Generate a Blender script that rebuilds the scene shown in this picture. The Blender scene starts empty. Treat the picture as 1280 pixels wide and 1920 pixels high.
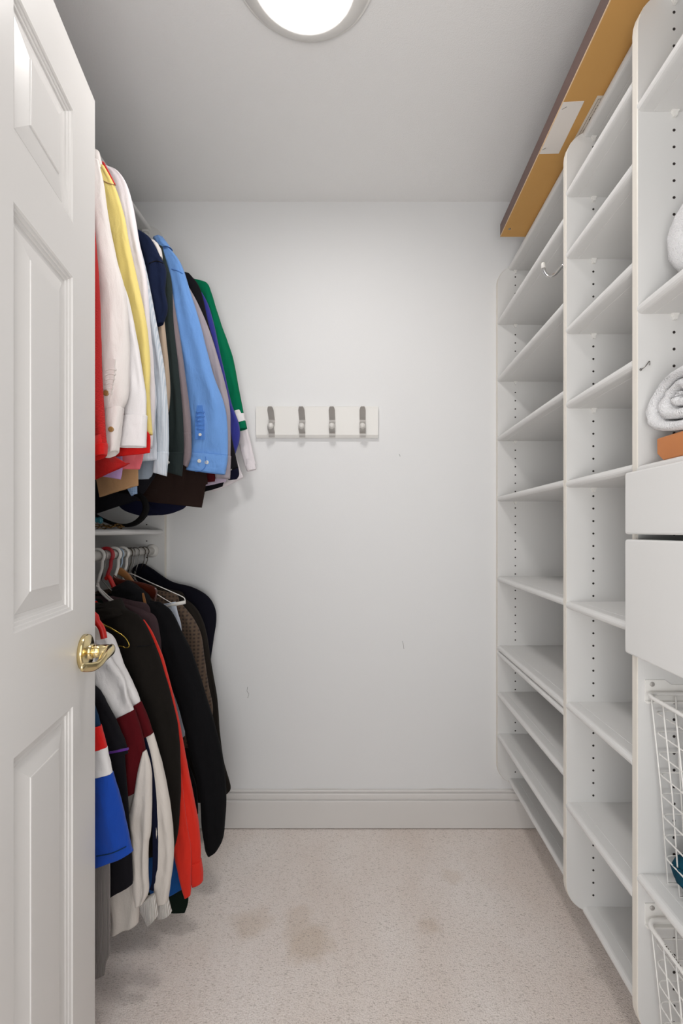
import bpy, bmesh, math, random
from math import pi, sin, cos, sqrt
from mathutils import Vector, noise
from mathutils.bvhtree import BVHTree

# ------------------------------------------------------------------ camera / world / light settings
C = bpy.context.scene
F, VX, VY, CH = 900.0, 680.0, 996.0, 1.158      # focal length in px, vanishing point, camera height
cam_d = bpy.data.cameras.new('camera')
cam = bpy.data.objects.new('camera', cam_d)
C.collection.objects.link(cam)
cam.location = (0, 0, CH)
cam.rotation_euler = (pi / 2, 0, 0)
cam_d.sensor_fit = 'VERTICAL'
cam_d.sensor_height = 36.0
cam_d.lens = 36.0 * F / 1920
cam_d.shift_x = (640 - VX) / 1920
cam_d.shift_y = (VY - 960) / 1920
cam_d.clip_start = 0.02
C.camera = cam

LAMP_STRENGTH = 60.0
world = bpy.data.worlds.new('world')
C.world = world
world.use_nodes = True
world.node_tree.nodes['Background'].inputs[0].default_value = (0.97, 0.985, 1.0, 1)
world.node_tree.nodes['Background'].inputs[1].default_value = 2.15
# added, unseen fill light behind the camera, turned up to brighten the closet ceiling
hl = bpy.data.lights.new('fill_light', 'AREA')
hl.shape = 'RECTANGLE'
hl.size, hl.size_y = 0.7, 0.5
hl.energy = 17.0
hl.color = (1.0, 0.985, 0.96)
hlo = bpy.data.objects.new('fill_light', hl)
C.collection.objects.link(hlo)
hlo.location = (0.0, -0.55, 0.95)
hlo.rotation_euler = Vector((0, -0.62, -0.78)).to_track_quat('Z', 'Y').to_euler()
C.view_settings.view_transform = 'Standard'
C.view_settings.look = 'None'
C.view_settings.gamma = 1.0
C.view_settings.use_curve_mapping = False
C.view_settings.exposure = -0.22

# ------------------------------------------------------------------ helpers
def lin(h):
    h = h.lstrip('#')
    out = []
    for i in (0, 2, 4):
        c = int(h[i:i + 2], 16) / 255
        out.append(c / 12.92 if c <= 0.04045 else ((c + 0.055) / 1.055) ** 2.4)
    return (*out, 1)

def P(px, py, Y):
    return Vector(((px - VX) / F * Y, Y, CH + (VY - py) / F * Y))

def mat(name, col, rough=0.5, metal=0.0, bump=None, sheen=0.0, mottle=None, spec=0.5, coat=0.0):
    m = bpy.data.materials.new(name)
    m.use_nodes = True
    nt = m.node_tree
    b = nt.nodes['Principled BSDF']
    b.inputs['Base Color'].default_value = lin(col)
    b.inputs['Roughness'].default_value = rough
    b.inputs['Metallic'].default_value = metal
    b.inputs['Specular IOR Level'].default_value = spec
    if coat:
        b.inputs['Coat Weight'].default_value = coat
    if sheen:
        b.inputs['Sheen Weight'].default_value = sheen
        b.inputs['Sheen Roughness'].default_value = 0.6
    tc = nt.nodes.new('ShaderNodeTexCoord')
    if bump:
        sc, st, dist = bump
        n = nt.nodes.new('ShaderNodeTexNoise')
        n.inputs['Scale'].default_value = sc
        n.inputs['Detail'].default_value = 4
        bp = nt.nodes.new('ShaderNodeBump')
        bp.inputs['Strength'].default_value = st
        bp.inputs['Distance'].default_value = dist
        nt.links.new(tc.outputs['Object'], n.inputs['Vector'])
        nt.links.new(n.outputs['Fac'], bp.inputs['Height'])
        nt.links.new(bp.outputs['Normal'], b.inputs['Normal'])
    if mottle:
        col2, sc = mottle
        n = nt.nodes.new('ShaderNodeTexNoise')
        n.inputs['Scale'].default_value = sc
        n.inputs['Detail'].default_value = 5
        mx = nt.nodes.new('ShaderNodeMix')
        mx.data_type = 'RGBA'
        mx.inputs[6].default_value = lin(col)
        mx.inputs[7].default_value = lin(col2)
        nt.links.new(tc.outputs['Object'], n.inputs['Vector'])
        nt.links.new(n.outputs['Fac'], mx.inputs[0])
        nt.links.new(mx.outputs[2], b.inputs['Base Color'])
    return m

def wave_mat(name, col, col2, scale, direction='X', rough=0.9, bumpy=0.0, sharp=True, second=None, sheen=0.02, width=0.5):
    """cloth with stripes / ribs / a check"""
    m = mat(name, col, rough, sheen=sheen)
    nt = m.node_tree
    b = nt.nodes['Principled BSDF']
    tc = nt.nodes.new('ShaderNodeTexCoord')
    def wave(d, s):
        w = nt.nodes.new('ShaderNodeTexWave')
        w.wave_type = 'BANDS'
        w.bands_direction = d
        w.inputs['Scale'].default_value = s
        w.inputs['Distortion'].default_value = 0.15
        nt.links.new(tc.outputs['Object'], w.inputs['Vector'])
        return w
    w = wave(direction, scale)
    fac = w.outputs['Fac']
    if second:
        w2 = wave(second[0], second[1])
        mm = nt.nodes.new('ShaderNodeMath')
        mm.operation = 'MULTIPLY'
        nt.links.new(fac, mm.inputs[0])
        nt.links.new(w2.outputs['Fac'], mm.inputs[1])
        fac = mm.outputs[0]
    r = nt.nodes.new('ShaderNodeValToRGB')
    r.color_ramp.elements[0].color = lin(col)
    r.color_ramp.elements[1].color = lin(col2)
    if sharp:
        r.color_ramp.elements[0].position = width - 0.08
        r.color_ramp.elements[1].position = width + 0.08
    nt.links.new(fac, r.inputs[0])
    nt.links.new(r.outputs[0], b.inputs['Base Color'])
    if bumpy:
        bp = nt.nodes.new('ShaderNodeBump')
        bp.inputs['Strength'].default_value = bumpy
        bp.inputs['Distance'].default_value = 0.003
        nt.links.new(w.outputs['Fac'], bp.inputs['Height'])
        nt.links.new(bp.outputs['Normal'], b.inputs['Normal'])
    return m

def cloth(name, col, col2=None, rough=0.92, fuzz=0.10):
    if sum(lin(col)[:3]) < .25:
        fuzz = 0.015
    m = mat(name, col, rough, bump=(650, 0.35, 0.0015), sheen=fuzz, spec=0.2 if fuzz > .05 else 0.08,
            mottle=(col2, 9) if col2 else None)
    wrinkles(m)
    return m

def wrinkles(m, strength=0.45):
    """soft hanging creases under the weave"""
    nt = m.node_tree
    b = nt.nodes['Principled BSDF']
    tc = nt.nodes.new('ShaderNodeTexCoord')
    mp = nt.nodes.new('ShaderNodeMapping')
    mp.inputs['Scale'].default_value = (1.0, 1.0, 0.38)
    n = nt.nodes.new('ShaderNodeTexNoise')
    n.inputs['Scale'].default_value = 26
    n.inputs['Detail'].default_value = 3
    n.inputs['Distortion'].default_value = 0.6
    bp = nt.nodes.new('ShaderNodeBump')
    bp.inputs['Strength'].default_value = strength
    bp.inputs['Distance'].default_value = 0.012
    nt.links.new(tc.outputs['Object'], mp.inputs['Vector'])
    nt.links.new(mp.outputs['Vector'], n.inputs['Vector'])
    nt.links.new(n.outputs['Fac'], bp.inputs['Height'])
    src = b.inputs['Normal'].links[0].from_socket if b.inputs['Normal'].is_linked else None
    if src:
        nt.links.new(src, bp.inputs['Normal'])
    nt.links.new(bp.outputs['Normal'], b.inputs['Normal'])

def empty(name, loc, label, cat, group=None):
    o = bpy.data.objects.new(name, None)
    C.collection.objects.link(o)
    o.location = loc
    o.empty_display_size = 0.05
    o['label'] = label
    o['category'] = cat
    if group:
        o['group'] = group
    return o

def world_loc(o):
    v = Vector(o.location)
    while o.parent:
        o = o.parent
        v += Vector(o.location)
    return v

def obj(name, vf, m, parent=None, smooth=False, label=None, kind=None, origin=None, bevel=0.0):
    """vf: (verts in world coordinates, faces); linked as one mesh object"""
    verts, faces = vf
    base = world_loc(parent) if parent else Vector((0, 0, 0))
    if origin is None:
        origin = base if parent else Vector((0, 0, 0))
    origin = Vector(origin)
    me = bpy.data.meshes.new(name)
    me.from_pydata([tuple(Vector(v) - origin) for v in verts], [], faces)
    me.update()
    bm = bmesh.new()
    bm.from_mesh(me)
    bmesh.ops.remove_doubles(bm, verts=bm.verts, dist=1e-6)
    bmesh.ops.recalc_face_normals(bm, faces=bm.faces)
    if bevel:
        bmesh.ops.bevel(bm, geom=[e for e in bm.edges if e.is_manifold and e.calc_face_angle(0) > 0.6], offset=bevel,
                        segments=2, affect='EDGES', profile=0.5)
    bm.to_mesh(me)
    bm.free()
    me.materials.append(m)
    if smooth:
        me.polygons.foreach_set('use_smooth', [True] * len(me.polygons))
    o = bpy.data.objects.new(name, me)
    C.collection.objects.link(o)
    if parent:
        o.parent = parent
    o.location = origin - base
    if label:
        o['label'] = label
    if kind:
        o['kind'] = kind
    return o

def tag(o, label, cat, group=None):
    o['label'] = label
    o['category'] = cat
    if group:
        o['group'] = group
    return o

def join(*parts):
    V, Fc = [], []
    for v, f in parts:
        n = len(V)
        V += list(v)
        Fc += [tuple(i + n for i in q) for q in f]
    return V, Fc

def box(x0, x1, y0, y1, z0, z1):
    v = [(x, y, z) for x in (x0, x1) for y in (y0, y1) for z in (z0, z1)]
    f = [(0, 1, 3, 2), (4, 6, 7, 5), (0, 4, 5, 1), (2, 3, 7, 6), (0, 2, 6, 4), (1, 5, 7, 3)]
    return v, f

def prism(outline, axis, a, b):
    """closed 2D outline extruded along an axis; 'Y': outline=(x,z), 'X': (y,z), 'Z': (x,y)"""
    def pt(p, t):
        return {'Y': (p[0], t, p[1]), 'X': (t, p[0], p[1]), 'Z': (p[0], p[1], t)}[axis]
    n = len(outline)
    v = [pt(p, a) for p in outline] + [pt(p, b) for p in outline]
    f = [(i, (i + 1) % n, n + (i + 1) % n, n + i) for i in range(n)]
    f += [tuple(range(n)), tuple(range(2 * n - 1, n - 1, -1))]
    return v, f

def tube(pts, r, n=8, closed=False, flat=1.0):
    pts = [Vector(p) for p in pts]
    N = len(pts)
    rs = r if isinstance(r, (list, tuple)) else [r] * N
    tang = []
    for i in range(N):
        if closed:
            t = pts[(i + 1) % N] - pts[i - 1]
        else:
            t = pts[min(i + 1, N - 1)] - pts[max(i - 1, 0)]
        tang.append(t.normalized())
    up = Vector((0, 0, 1)) if abs(tang[0].z) < 0.9 else Vector((0, 1, 0))
    u = (up - tang[0] * up.dot(tang[0])).normalized()
    V, Fc = [], []
    for i in range(N):
        u = (u - tang[i] * u.dot(tang[i]))
        u = u.normalized() if u.length > 1e-6 else tang[i].orthogonal().normalized()
        w = tang[i].cross(u)
        for k in range(n):
            a = 2 * pi * k / n
            V.append(pts[i] + (u * cos(a) * flat + w * sin(a)) * rs[i])
    m = N if closed else N - 1
    for i in range(m):
        j = (i + 1) % N
        for k in range(n):
            Fc.append((i * n + k, i * n + (k + 1) % n, j * n + (k + 1) % n, j * n + k))
    if not closed:
        Fc.append(tuple(range(n - 1, -1, -1)))
        Fc.append(tuple((N - 1) * n + k for k in range(n)))
    return V, Fc

def lathe(profile, center, axis=Vector((0, 0, 1)), n=32, cap=True):
    axis = Vector(axis).normalized()
    u = axis.orthogonal().normalized()
    w = axis.cross(u)
    c = Vector(center)
    V, Fc = [], []
    for r, h in profile:
        for k in range(n):
            a = 2 * pi * k / n
            V.append(c + axis * h + (u * cos(a) + w * sin(a)) * max(r, 1e-5))
    for i in range(len(profile) - 1):
        for k in range(n):
            Fc.append((i * n + k, i * n + (k + 1) % n, (i + 1) * n + (k + 1) % n, (i + 1) * n + k))
    if cap:
        Fc.append(tuple(range(n - 1, -1, -1)))
        Fc.append(tuple((len(profile) - 1) * n + k for k in range(n)))
    return V, Fc

def spline(pts, per=6):
    pts = [Vector(p) for p in pts]
    out = []
    for i in range(len(pts) - 1):
        p0 = pts[max(i - 1, 0)]; p1 = pts[i]; p2 = pts[i + 1]; p3 = pts[min(i + 2, len(pts) - 1)]
        for k in range(per):
            t = k / per
            out.append(0.5 * ((2 * p1) + (p2 - p0) * t + (2 * p0 - 5 * p1 + 4 * p2 - p3) * t * t + (3 * p1 - p0 - 3 * p2 + p3) * t ** 3))
    out.append(pts[-1])
    return out

# ------------------------------------------------------------------ materials
M = {}
M['wall'] = mat('wall_paint', '#e5e5e5', 0.75, bump=(260, 0.10, 0.002))
M['ceiling'] = mat('ceiling_paint', '#ecebea', 0.85, bump=(300, 0.32, 0.003))
M['trim'] = mat('trim_paint', '#dbd8d5', 0.4, bump=(60, 0.04, 0.001))
M['door'] = mat('door_paint', '#dad7d4', 0.33, bump=(35, 0.05, 0.001))
M['melamine'] = mat('white_melamine', '#dddcda', 0.42, bump=(90, 0.03, 0.001))
M['edge'] = mat('edge_banding', '#e2dcd2', 0.4)
M['hole'] = mat('drilled_hole', '#2a2320', 0.9)
M['clip'] = mat('clear_plastic', '#eae8e4', 0.25)
M['whitemetal'] = mat('white_coated_metal', '#e9e7e3', 0.35)
M['chrome'] = mat('chrome', '#d8d8d8', 0.12, metal=1.0)
M['steel'] = mat('wire_steel', '#8d8a86', 0.3, metal=1.0)
M['darkwire'] = mat('dark_wire', '#453a2f', 0.4, metal=0.8)
M['nickel'] = mat('satin_nickel', '#b4b0ac', 0.45, metal=0.35)
M['brass'] = mat('polished_brass', '#e8d5a2', 0.15, metal=1.0)
M['brasswire'] = mat('brass_wire', '#b89d4a', 0.25, metal=1.0)
M['plwhite'] = mat('white_plastic', '#dad7d2', 0.35)
M['plred'] = mat('red_plastic', '#c9201b', 0.35)
M['plcoral'] = mat('dark_red_plastic', '#a3202a', 0.35)
M['blueplastic'] = mat('pale_blue_plastic', '#9fb3c8', 0.35)
M['cherry'] = mat('cherry_wood', '#34110a', 0.3, mottle=('#4e1d0c', 30), coat=0.3)
M['ltwood'] = mat('light_wood', '#9a6a3c', 0.45, mottle=('#7d5028', 20))
M['board_back'] = mat('hardboard', '#c99a58', 0.7, mottle=('#c0904e', 14), bump=(300, 0.1, 0.001))
M['walnut'] = mat('walnut_frame', '#4f3a35', 0.5, mottle=('#664c44', 22))
M['mdf'] = mat('mdf_edge', '#d2b48e', 0.7)
M['paper'] = mat('paper', '#dfd9d3', 0.8)
M['sticker'] = mat('label_sticker', '#d2c8bb', 0.6)
M['ink'] = mat('ink', '#4b403a', 0.7)
M['teak'] = mat('teak_block', '#c9814a', 0.45, mottle=('#b06a36', 18))
M['towel'] = mat('terry_towel', '#f0eff0', 0.95, bump=(420, 0.9, 0.006), sheen=0.3)
M['teal'] = cloth('teal_cloth', '#135166', '#0b3a4c')
M['black_leather'] = mat('black_leather', '#050404', 0.85, spec=0.1)
M['button'] = mat('shell_button', '#d9d6cf', 0.25)
M['tanbutton'] = mat('horn_button', '#a07c4a', 0.35)

def emission(name, col, strength):
    m = bpy.data.materials.new(name)
    m.use_nodes = True
    nt = m.node_tree
    nt.nodes.clear()
    e = nt.nodes.new('ShaderNodeEmission')
    e.inputs[0].default_value = lin(col)
    e.inputs[1].default_value = strength
    o = nt.nodes.new('ShaderNodeOutputMaterial')
    nt.links.new(e.outputs[0], o.inputs[0])
    return m
M['glow'] = emission('lamp_diffuser', '#fffcfa', LAMP_STRENGTH)

def carpet_material():
    m = mat('carpet', '#e0d6cc', 0.95, sheen=0.2, spec=0.1)
    nt = m.node_tree
    L = nt.links.new
    b = nt.nodes['Principled BSDF']
    tc = nt.nodes.new('ShaderNodeTexCoord')
    def noise(s, d=3, stretch=None):
        n = nt.nodes.new('ShaderNodeTexNoise')
        n.inputs['Scale'].default_value = s
        n.inputs['Detail'].default_value = d
        if stretch:
            mp = nt.nodes.new('ShaderNodeMapping')
            mp.inputs['Scale'].default_value = stretch
            L(tc.outputs['Object'], mp.inputs['Vector'])
            L(mp.outputs['Vector'], n.inputs['Vector'])
        else:
            L(tc.outputs['Object'], n.inputs['Vector'])
        return n
    def ramp(src, stops):
        r = nt.nodes.new('ShaderNodeValToRGB')
        r.color_ramp.elements[0].position, r.color_ramp.elements[0].color = stops[0][0], lin(stops[0][1])
        r.color_ramp.elements[1].position, r.color_ramp.elements[1].color = stops[1][0], lin(stops[1][1])
        L(src, r.inputs[0])
        return r
    def mul(a, c, fac=1.0):
        x = nt.nodes.new('ShaderNodeMix')
        x.data_type = 'RGBA'
        x.blend_type = 'MULTIPLY'
        x.inputs[0].default_value = fac
        L(a, x.inputs[6])
        L(c, x.inputs[7])
        return x.outputs[2]
    big = ramp(noise(2.6, 4, (1.6, 0.8, 1)).outputs['Fac'], [(0.35, '#f0e3da'), (0.65, '#f9f0ea')])
    fine = ramp(noise(330, 2).outputs['Fac'], [(0.28, '#bfb5ab'), (0.48, '#ffffff')])
    def flecks(scale, stretch, lo, hi, keep, gscale):
        v = nt.nodes.new('ShaderNodeTexVoronoi')
        v.inputs['Scale'].default_value = scale
        mpv = nt.nodes.new('ShaderNodeMapping')
        mpv.inputs['Scale'].default_value = stretch
        L(tc.outputs['Object'], mpv.inputs['Vector'])
        L(mpv.outputs['Vector'], v.inputs['Vector'])
        sp = ramp(v.outputs['Distance'], [(lo, '#978b7f'), (hi, '#ffffff')])
        gt = nt.nodes.new('ShaderNodeMath')
        gt.operation = 'GREATER_THAN'
        gt.inputs[1].default_value = keep
        L(noise(gscale, 2).outputs['Fac'], gt.inputs[0])
        mx = nt.nodes.new('ShaderNodeMix')
        mx.data_type = 'RGBA'
        L(gt.outputs[0], mx.inputs[0])
        mx.inputs[6].default_value = (1, 1, 1, 1)
        L(sp.outputs[0], mx.inputs[7])
        return mx.outputs[2]
    c = mul(big.outputs[0], fine.outputs[0], 0.6)
    c = mul(c, flecks(125, (0.5, 1.45, 1), .10, .34, .44, 50), 0.42)
    c = mul(c, flecks(210, (0.6, 1.4, 1), .12, .36, .46, 90), 0.38)
    # old spill marks
    for (sx, sy, r, k) in ((-.155, 1.35, .085, .55), (-.33, 1.42, .07, .40), (.195, 1.41, .05, .35), (-.19, 1.44, .05, .3), (.30, 1.62, .05, .25)):
        d = nt.nodes.new('ShaderNodeVectorMath')
        d.operation = 'DISTANCE'
        d.inputs[1].default_value = (sx, sy, 0)
        wob = nt.nodes.new('ShaderNodeVectorMath')
        wob.operation = 'MULTIPLY_ADD'
        L(noise(11, 3).outputs['Color'], wob.inputs[0])
        wob.inputs[1].default_value = (.12, .12, 0)
        off = nt.nodes.new('ShaderNodeVectorMath')
        off.inputs[1].default_value = (-.06, -.06, 0)
        L(tc.outputs['Object'], off.inputs[0])
        L(off.outputs[0], wob.inputs[2])
        L(wob.outputs[0], d.inputs[0])
        rr = nt.nodes.new('ShaderNodeMapRange')
        rr.inputs[1].default_value, rr.inputs[2].default_value = r, r * .45
        rr.inputs[3].default_value, rr.inputs[4].default_value = 0, k
        L(d.outputs['Value'], rr.inputs[0])
        x = nt.nodes.new('ShaderNodeMix')
        x.data_type = 'RGBA'
        x.blend_type = 'MULTIPLY'
        L(rr.outputs[0], x.inputs[0])
        L(c, x.inputs[6])
        x.inputs[7].default_value = lin('#dccfbd')
        c = x.outputs[2]
    L(c, b.inputs['Base Color'])
    bp = nt.nodes.new('ShaderNodeBump')
    bp.inputs['Strength'].default_value = 0.55
    bp.inputs['Distance'].default_value = 0.006
    L(noise(240, 3).outputs['Fac'], bp.inputs['Height'])
    L(bp.outputs['Normal'], b.inputs['Normal'])
    return m
M['carpet'] = carpet_material()

# ------------------------------------------------------------------ room shell
YB, H = 1.8812, 2.449            # back wall, ceiling height
XL, XR = -1.125, 0.8276
YF0, YF1 = 0.115, 0.235          # front wall with the doorway the camera looks through
DXL, DXR = -0.43, 0.36
def struct(name, vf, m, **k):
    o = obj(name, vf, m, **k)
    o['kind'] = 'structure'
    return o
struct('floor', box(XL - .1, XR + .1, -1.6, YB + .1, -0.08, 0), M['carpet'])
struct('ceiling', box(XL - .1, XR + .1, YF0, YB + .1, H, H + .08), M['ceiling'])
struct('wall_back', box(XL - .1, XR + .1, YB, YB + .1, 0, H), M['wall'])
struct('wall_left', box(XL - .1, XL, YF0, YB, 0, H), M['wall'])
struct('wall_right', box(XR, XR + .1, YF0, YB, 0, H), M['wall'])
struct('wall_front', join(box(XL - .1, DXL, YF0, YF1, 0, H), box(DXR, XR + .1, YF0, YF1, 0, H),
                          box(DXL, DXR, YF0, YF1, 2.06, H)), M['wall'])

def baseboard_profile(sign, at):
    pr = [(0, .004), (.017, .004), (.017, .1035), (.0165, .1075), (.0145, .1095), (.009, .1105), (.0085, .1135), (.0125, .1150),
          (.0130, .119), (.0120, .130), (.0105, .1355), (.0055, .1370), (.0055, .1395), (.0095, .1405), (.0095, .1445), (.007, .147), (0, .1475)]
    return [(at + sign * a, z) for a, z in pr]
struct('baseboard_back', prism(baseboard_profile(-1, YB), 'X', XL, XR), M['trim'])
struct('baseboard_left', prism(baseboard_profile(1, XL), 'Y', YF1, YB - .016), M['trim'])
struct('baseboard_right', prism(baseboard_profile(-1, XR), 'Y', YF1, YB - .016), M['trim'])
# uneven bead of old paint and caulk along the top of the skirting
random.seed(4)
cp = [(-.55 + i * .055, YB - .0015, .1480 + random.uniform(-.0006, .0010)) for i in range(25)]
struct('trim_1', tube(spline(cp, 3), .0018, 6), M['trim'], smooth=True)

wb_ = bpy.data.objects['wall_back']
M['scuff'] = mat('scuff', '#7d7a78', 0.9)
for pts in ([(464, 1288), (463, 1296), (466, 1301), (464, 1309)], [(754, 1202), (756, 1209), (757, 1217)], [(748, 851), (750, 856)]):
    obj('scuff_mark', tube(spline([P(a, b, YB - .0001) for a, b in pts], 4), .0007, 5), M['scuff'], wb_)

# ------------------------------------------------------------------ ceiling light
lamp = empty('ceiling_light', (-.135, 1.0895, H), 'round white flush ceiling light with a glowing diffuser', 'light')
lc = Vector((-.135, 1.0895, 0))
obj('rim', lathe([(.168, H), (.169, 2.441), (.1675, 2.4375), (.165, 2.4365), (.163, 2.4375), (.158, 2.430), (.146, 2.419),
                  (.132, 2.4110), (.122, 2.4070), (.1155, 2.4075), (.1140, 2.4100), (.1135, 2.418), (.1135, H)], lc, n=128, cap=False), M['whitemetal'], lamp, smooth=True)
obj('diffuser', lathe([(.1133, 2.419), (.1130, 2.414), (.106, 2.410), (.085, 2.4055), (.05, 2.4025), (.001, 2.402)], lc, n=128), M['glow'], lamp, smooth=True,
    label='glowing white diffuser')

# ------------------------------------------------------------------ door_1 (six panels, opened into the closet)
TH = math.atan(.189)
HD = Vector((sin(TH), -cos(TH), 0))        # latch edge -> hinge
ND = Vector((cos(TH), sin(TH), 0))         # face normal
LAT = Vector((-.543, .9735, 0))
DW, DH, DT = .711, 2.03, .035
def dp(u, z, d=0.0):
    return LAT + HD * u + ND * d + Vector((0, 0, z))
door = bpy.data.objects.new('door_1', None)
C.collection.objects.link(door)
door.location = dp(DW, 0.012)
door['kind'] = 'structure'
ROWS = [(.20, .842), (1.0155, 1.616), (1.713, 1.917)]
COLS = [(.109, .312), (.399, .602)]
def door_leaf():
    us = sorted({0, DW, *[a for c in COLS for a in c]})
    zs = sorted({.012, DH, *[a for r in ROWS for a in r]})
    V, Fc = [], []
    def quad(a, b, c, d):
        n = len(V)
        V.extend([a, b, c, d])
        Fc.append((n, n + 1, n + 2, n + 3))
    for i in range(len(us) - 1):
        for j in range(len(zs) - 1):
            if (us[i], us[i + 1]) in COLS and (zs[j], zs[j + 1]) in ROWS:
                continue
            for d in (0, -DT):
                quad(dp(us[i], zs[j], d), dp(us[i + 1], zs[j], d), dp(us[i + 1], zs[j + 1], d), dp(us[i], zs[j + 1], d))
    for u in (0, DW):
        quad(dp(u, .012, 0), dp(u, .012, -DT), dp(u, DH, -DT), dp(u, DH, 0))
    for z in (.012, DH):
        quad(dp(0, z, 0), dp(DW, z, 0), dp(DW, z, -DT), dp(0, z, -DT))
    for (u0, u1) in COLS:
        for (z0, z1) in ROWS:
            for d in (-.011, -DT + .011):
                quad(dp(u0, z0, d), dp(u1, z0, d), dp(u1, z1, d), dp(u0, z1, d))
            for e in (0, -DT):
                g = -.011 if e == 0 else -DT + .011
                quad(dp(u0, z0, e), dp(u1, z0, e), dp(u1, z0, g), dp(u0, z0, g))
                quad(dp(u0, z1, e), dp(u1, z1, e), dp(u1, z1, g), dp(u0, z1, g))
                quad(dp(u0, z0, e), dp(u0, z1, e), dp(u0, z1, g), dp(u0, z0, g))
                quad(dp(u1, z0, e), dp(u1, z1, e), dp(u1, z1, g), dp(u1, z0, g))
    return V, Fc
leaf = obj('door_leaf', door_leaf(), M['door'], door)
def door_panel(u0, u1, z0, z1, side):
    # moulded sticking then a raised field
    rings = [(0, -.0004), (.0015, -.003), (.006, -.0042), (.007, -.0062), (.0115, -.0072), (.0125, -.0094), (.0165, -.0102),
             (.022, -.0102), (.0225, -.0098), (.052, -.0030), (.0525, -.0016), (.054, -.0012)]
    V, Fc = [], []
    for ins, d in rings:
        dd = d if side > 0 else -DT - d
        for (u, z) in ((u0 + ins, z0 + ins), (u1 - ins, z0 + ins), (u1 - ins, z1 - ins), (u0 + ins, z1 - ins)):
            V.append(dp(u, z, dd))
    for i in range(len(rings) - 1):
        for k in range(4):
            Fc.append((i * 4 + k, i * 4 + (k + 1) % 4, (i + 1) * 4 + (k + 1) % 4, (i + 1) * 4 + k))
    e = (len(rings) - 1) * 4
    Fc.append((e, e + 1, e + 2, e + 3))
    return V, Fc
for c in COLS:
    for r in ROWS:
        for side in (1, -1):
            obj('panel', door_panel(*c, *r, side), M['door'], door)
# brass lever set on the face
HZ, HU = .928, .060
hset = obj('door_handle', lathe([(.0335, 0), (.0335, .006), (.0325, .0085), (.030, .0095), (.0165, .011), (.0150, .013), (.0150, .016), (.0122, .0175)],
           dp(HU, HZ), ND, 48), M['brass'], door, smooth=True, label='polished brass lever handle')
obj('lever_neck', lathe([(.0128, .015), (.0128, .027), (.0118, .028), (.0118, .0285), (.0125, .0295), (.0125, .044), (.010, .049), (.001, .0495)],
                        dp(HU, HZ), ND, 32), M['brass'], hset, smooth=True)
def lever_mesh():
    st = [(-.0130, .000, .0450, .0085, .0045), (-.008, .000, .0460, .0118, .0078), (.004, .000, .0465, .0126, .0085), (.018, -.0015, .0470, .0120, .0078),
          (.032, -.0050, .0455, .0118, .0072), (.046, -.0105, .0440, .0105, .0062), (.060, -.0130, .0405, .0098, .0054),
          (.073, -.0110, .0360, .0092, .0048), (.085, -.0075, .0320, .0085, .0044), (.092, -.0060, .0305, .0070, .0036), (.0955, -.0055, .0300, .0030, .0020)]
    pts = spline([Vector(s[:3]) for s in st], 4)
    hs = spline([Vector((s[3], s[4], 0)) for s in st], 4)
    V, Fc, n = [], [], 16
    for k, (p, h) in enumerate(zip(pts, hs)):
        tw = 0.55 * sin(min(1, k / (len(pts) - 1)) * pi)
        for j in range(n):
            a = 2 * pi * j / n
            zz, dd = h.x * cos(a), h.y * sin(a)
            z2, d2 = zz * cos(tw) - dd * sin(tw), zz * sin(tw) + dd * cos(tw)
            V.append(dp(HU + p.x, HZ + p.y + z2, p.z + d2))
    for i in range(len(pts) - 1):
        for j in range(n):
            Fc.append((i * n + j, i * n + (j + 1) % n, (i + 1) * n + (j + 1) % n, (i + 1) * n + j))
    Fc.append(tuple(range(n - 1, -1, -1)))
    Fc.append(tuple((len(pts) - 1) * n + j for j in range(n)))
    return V, Fc
obj('lever', lever_mesh(), M['brass'], hset, smooth=True)
obj('latch_plate', join(tuple([[dp(-.0008, HZ + z, d) for z in (-.028, .028) for d in (-.006, -.029)] + [dp(0.0, HZ + z, d) for z in (-.028, .028) for d in (-.006, -.029)],
    [(0, 1, 3, 2), (4, 5, 7, 6), (0, 1, 5, 4), (2, 3, 7, 6), (0, 2, 6, 4), (1, 3, 7, 5)]])), M['brass'], door)
for z in (.25, 1.02, 1.80):
    obj('hinge', tube([dp(DW + .004, z - .045, .004), dp(DW + .004, z + .045, .004)], .006, 10), M['brass'], door, smooth=True)

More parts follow.
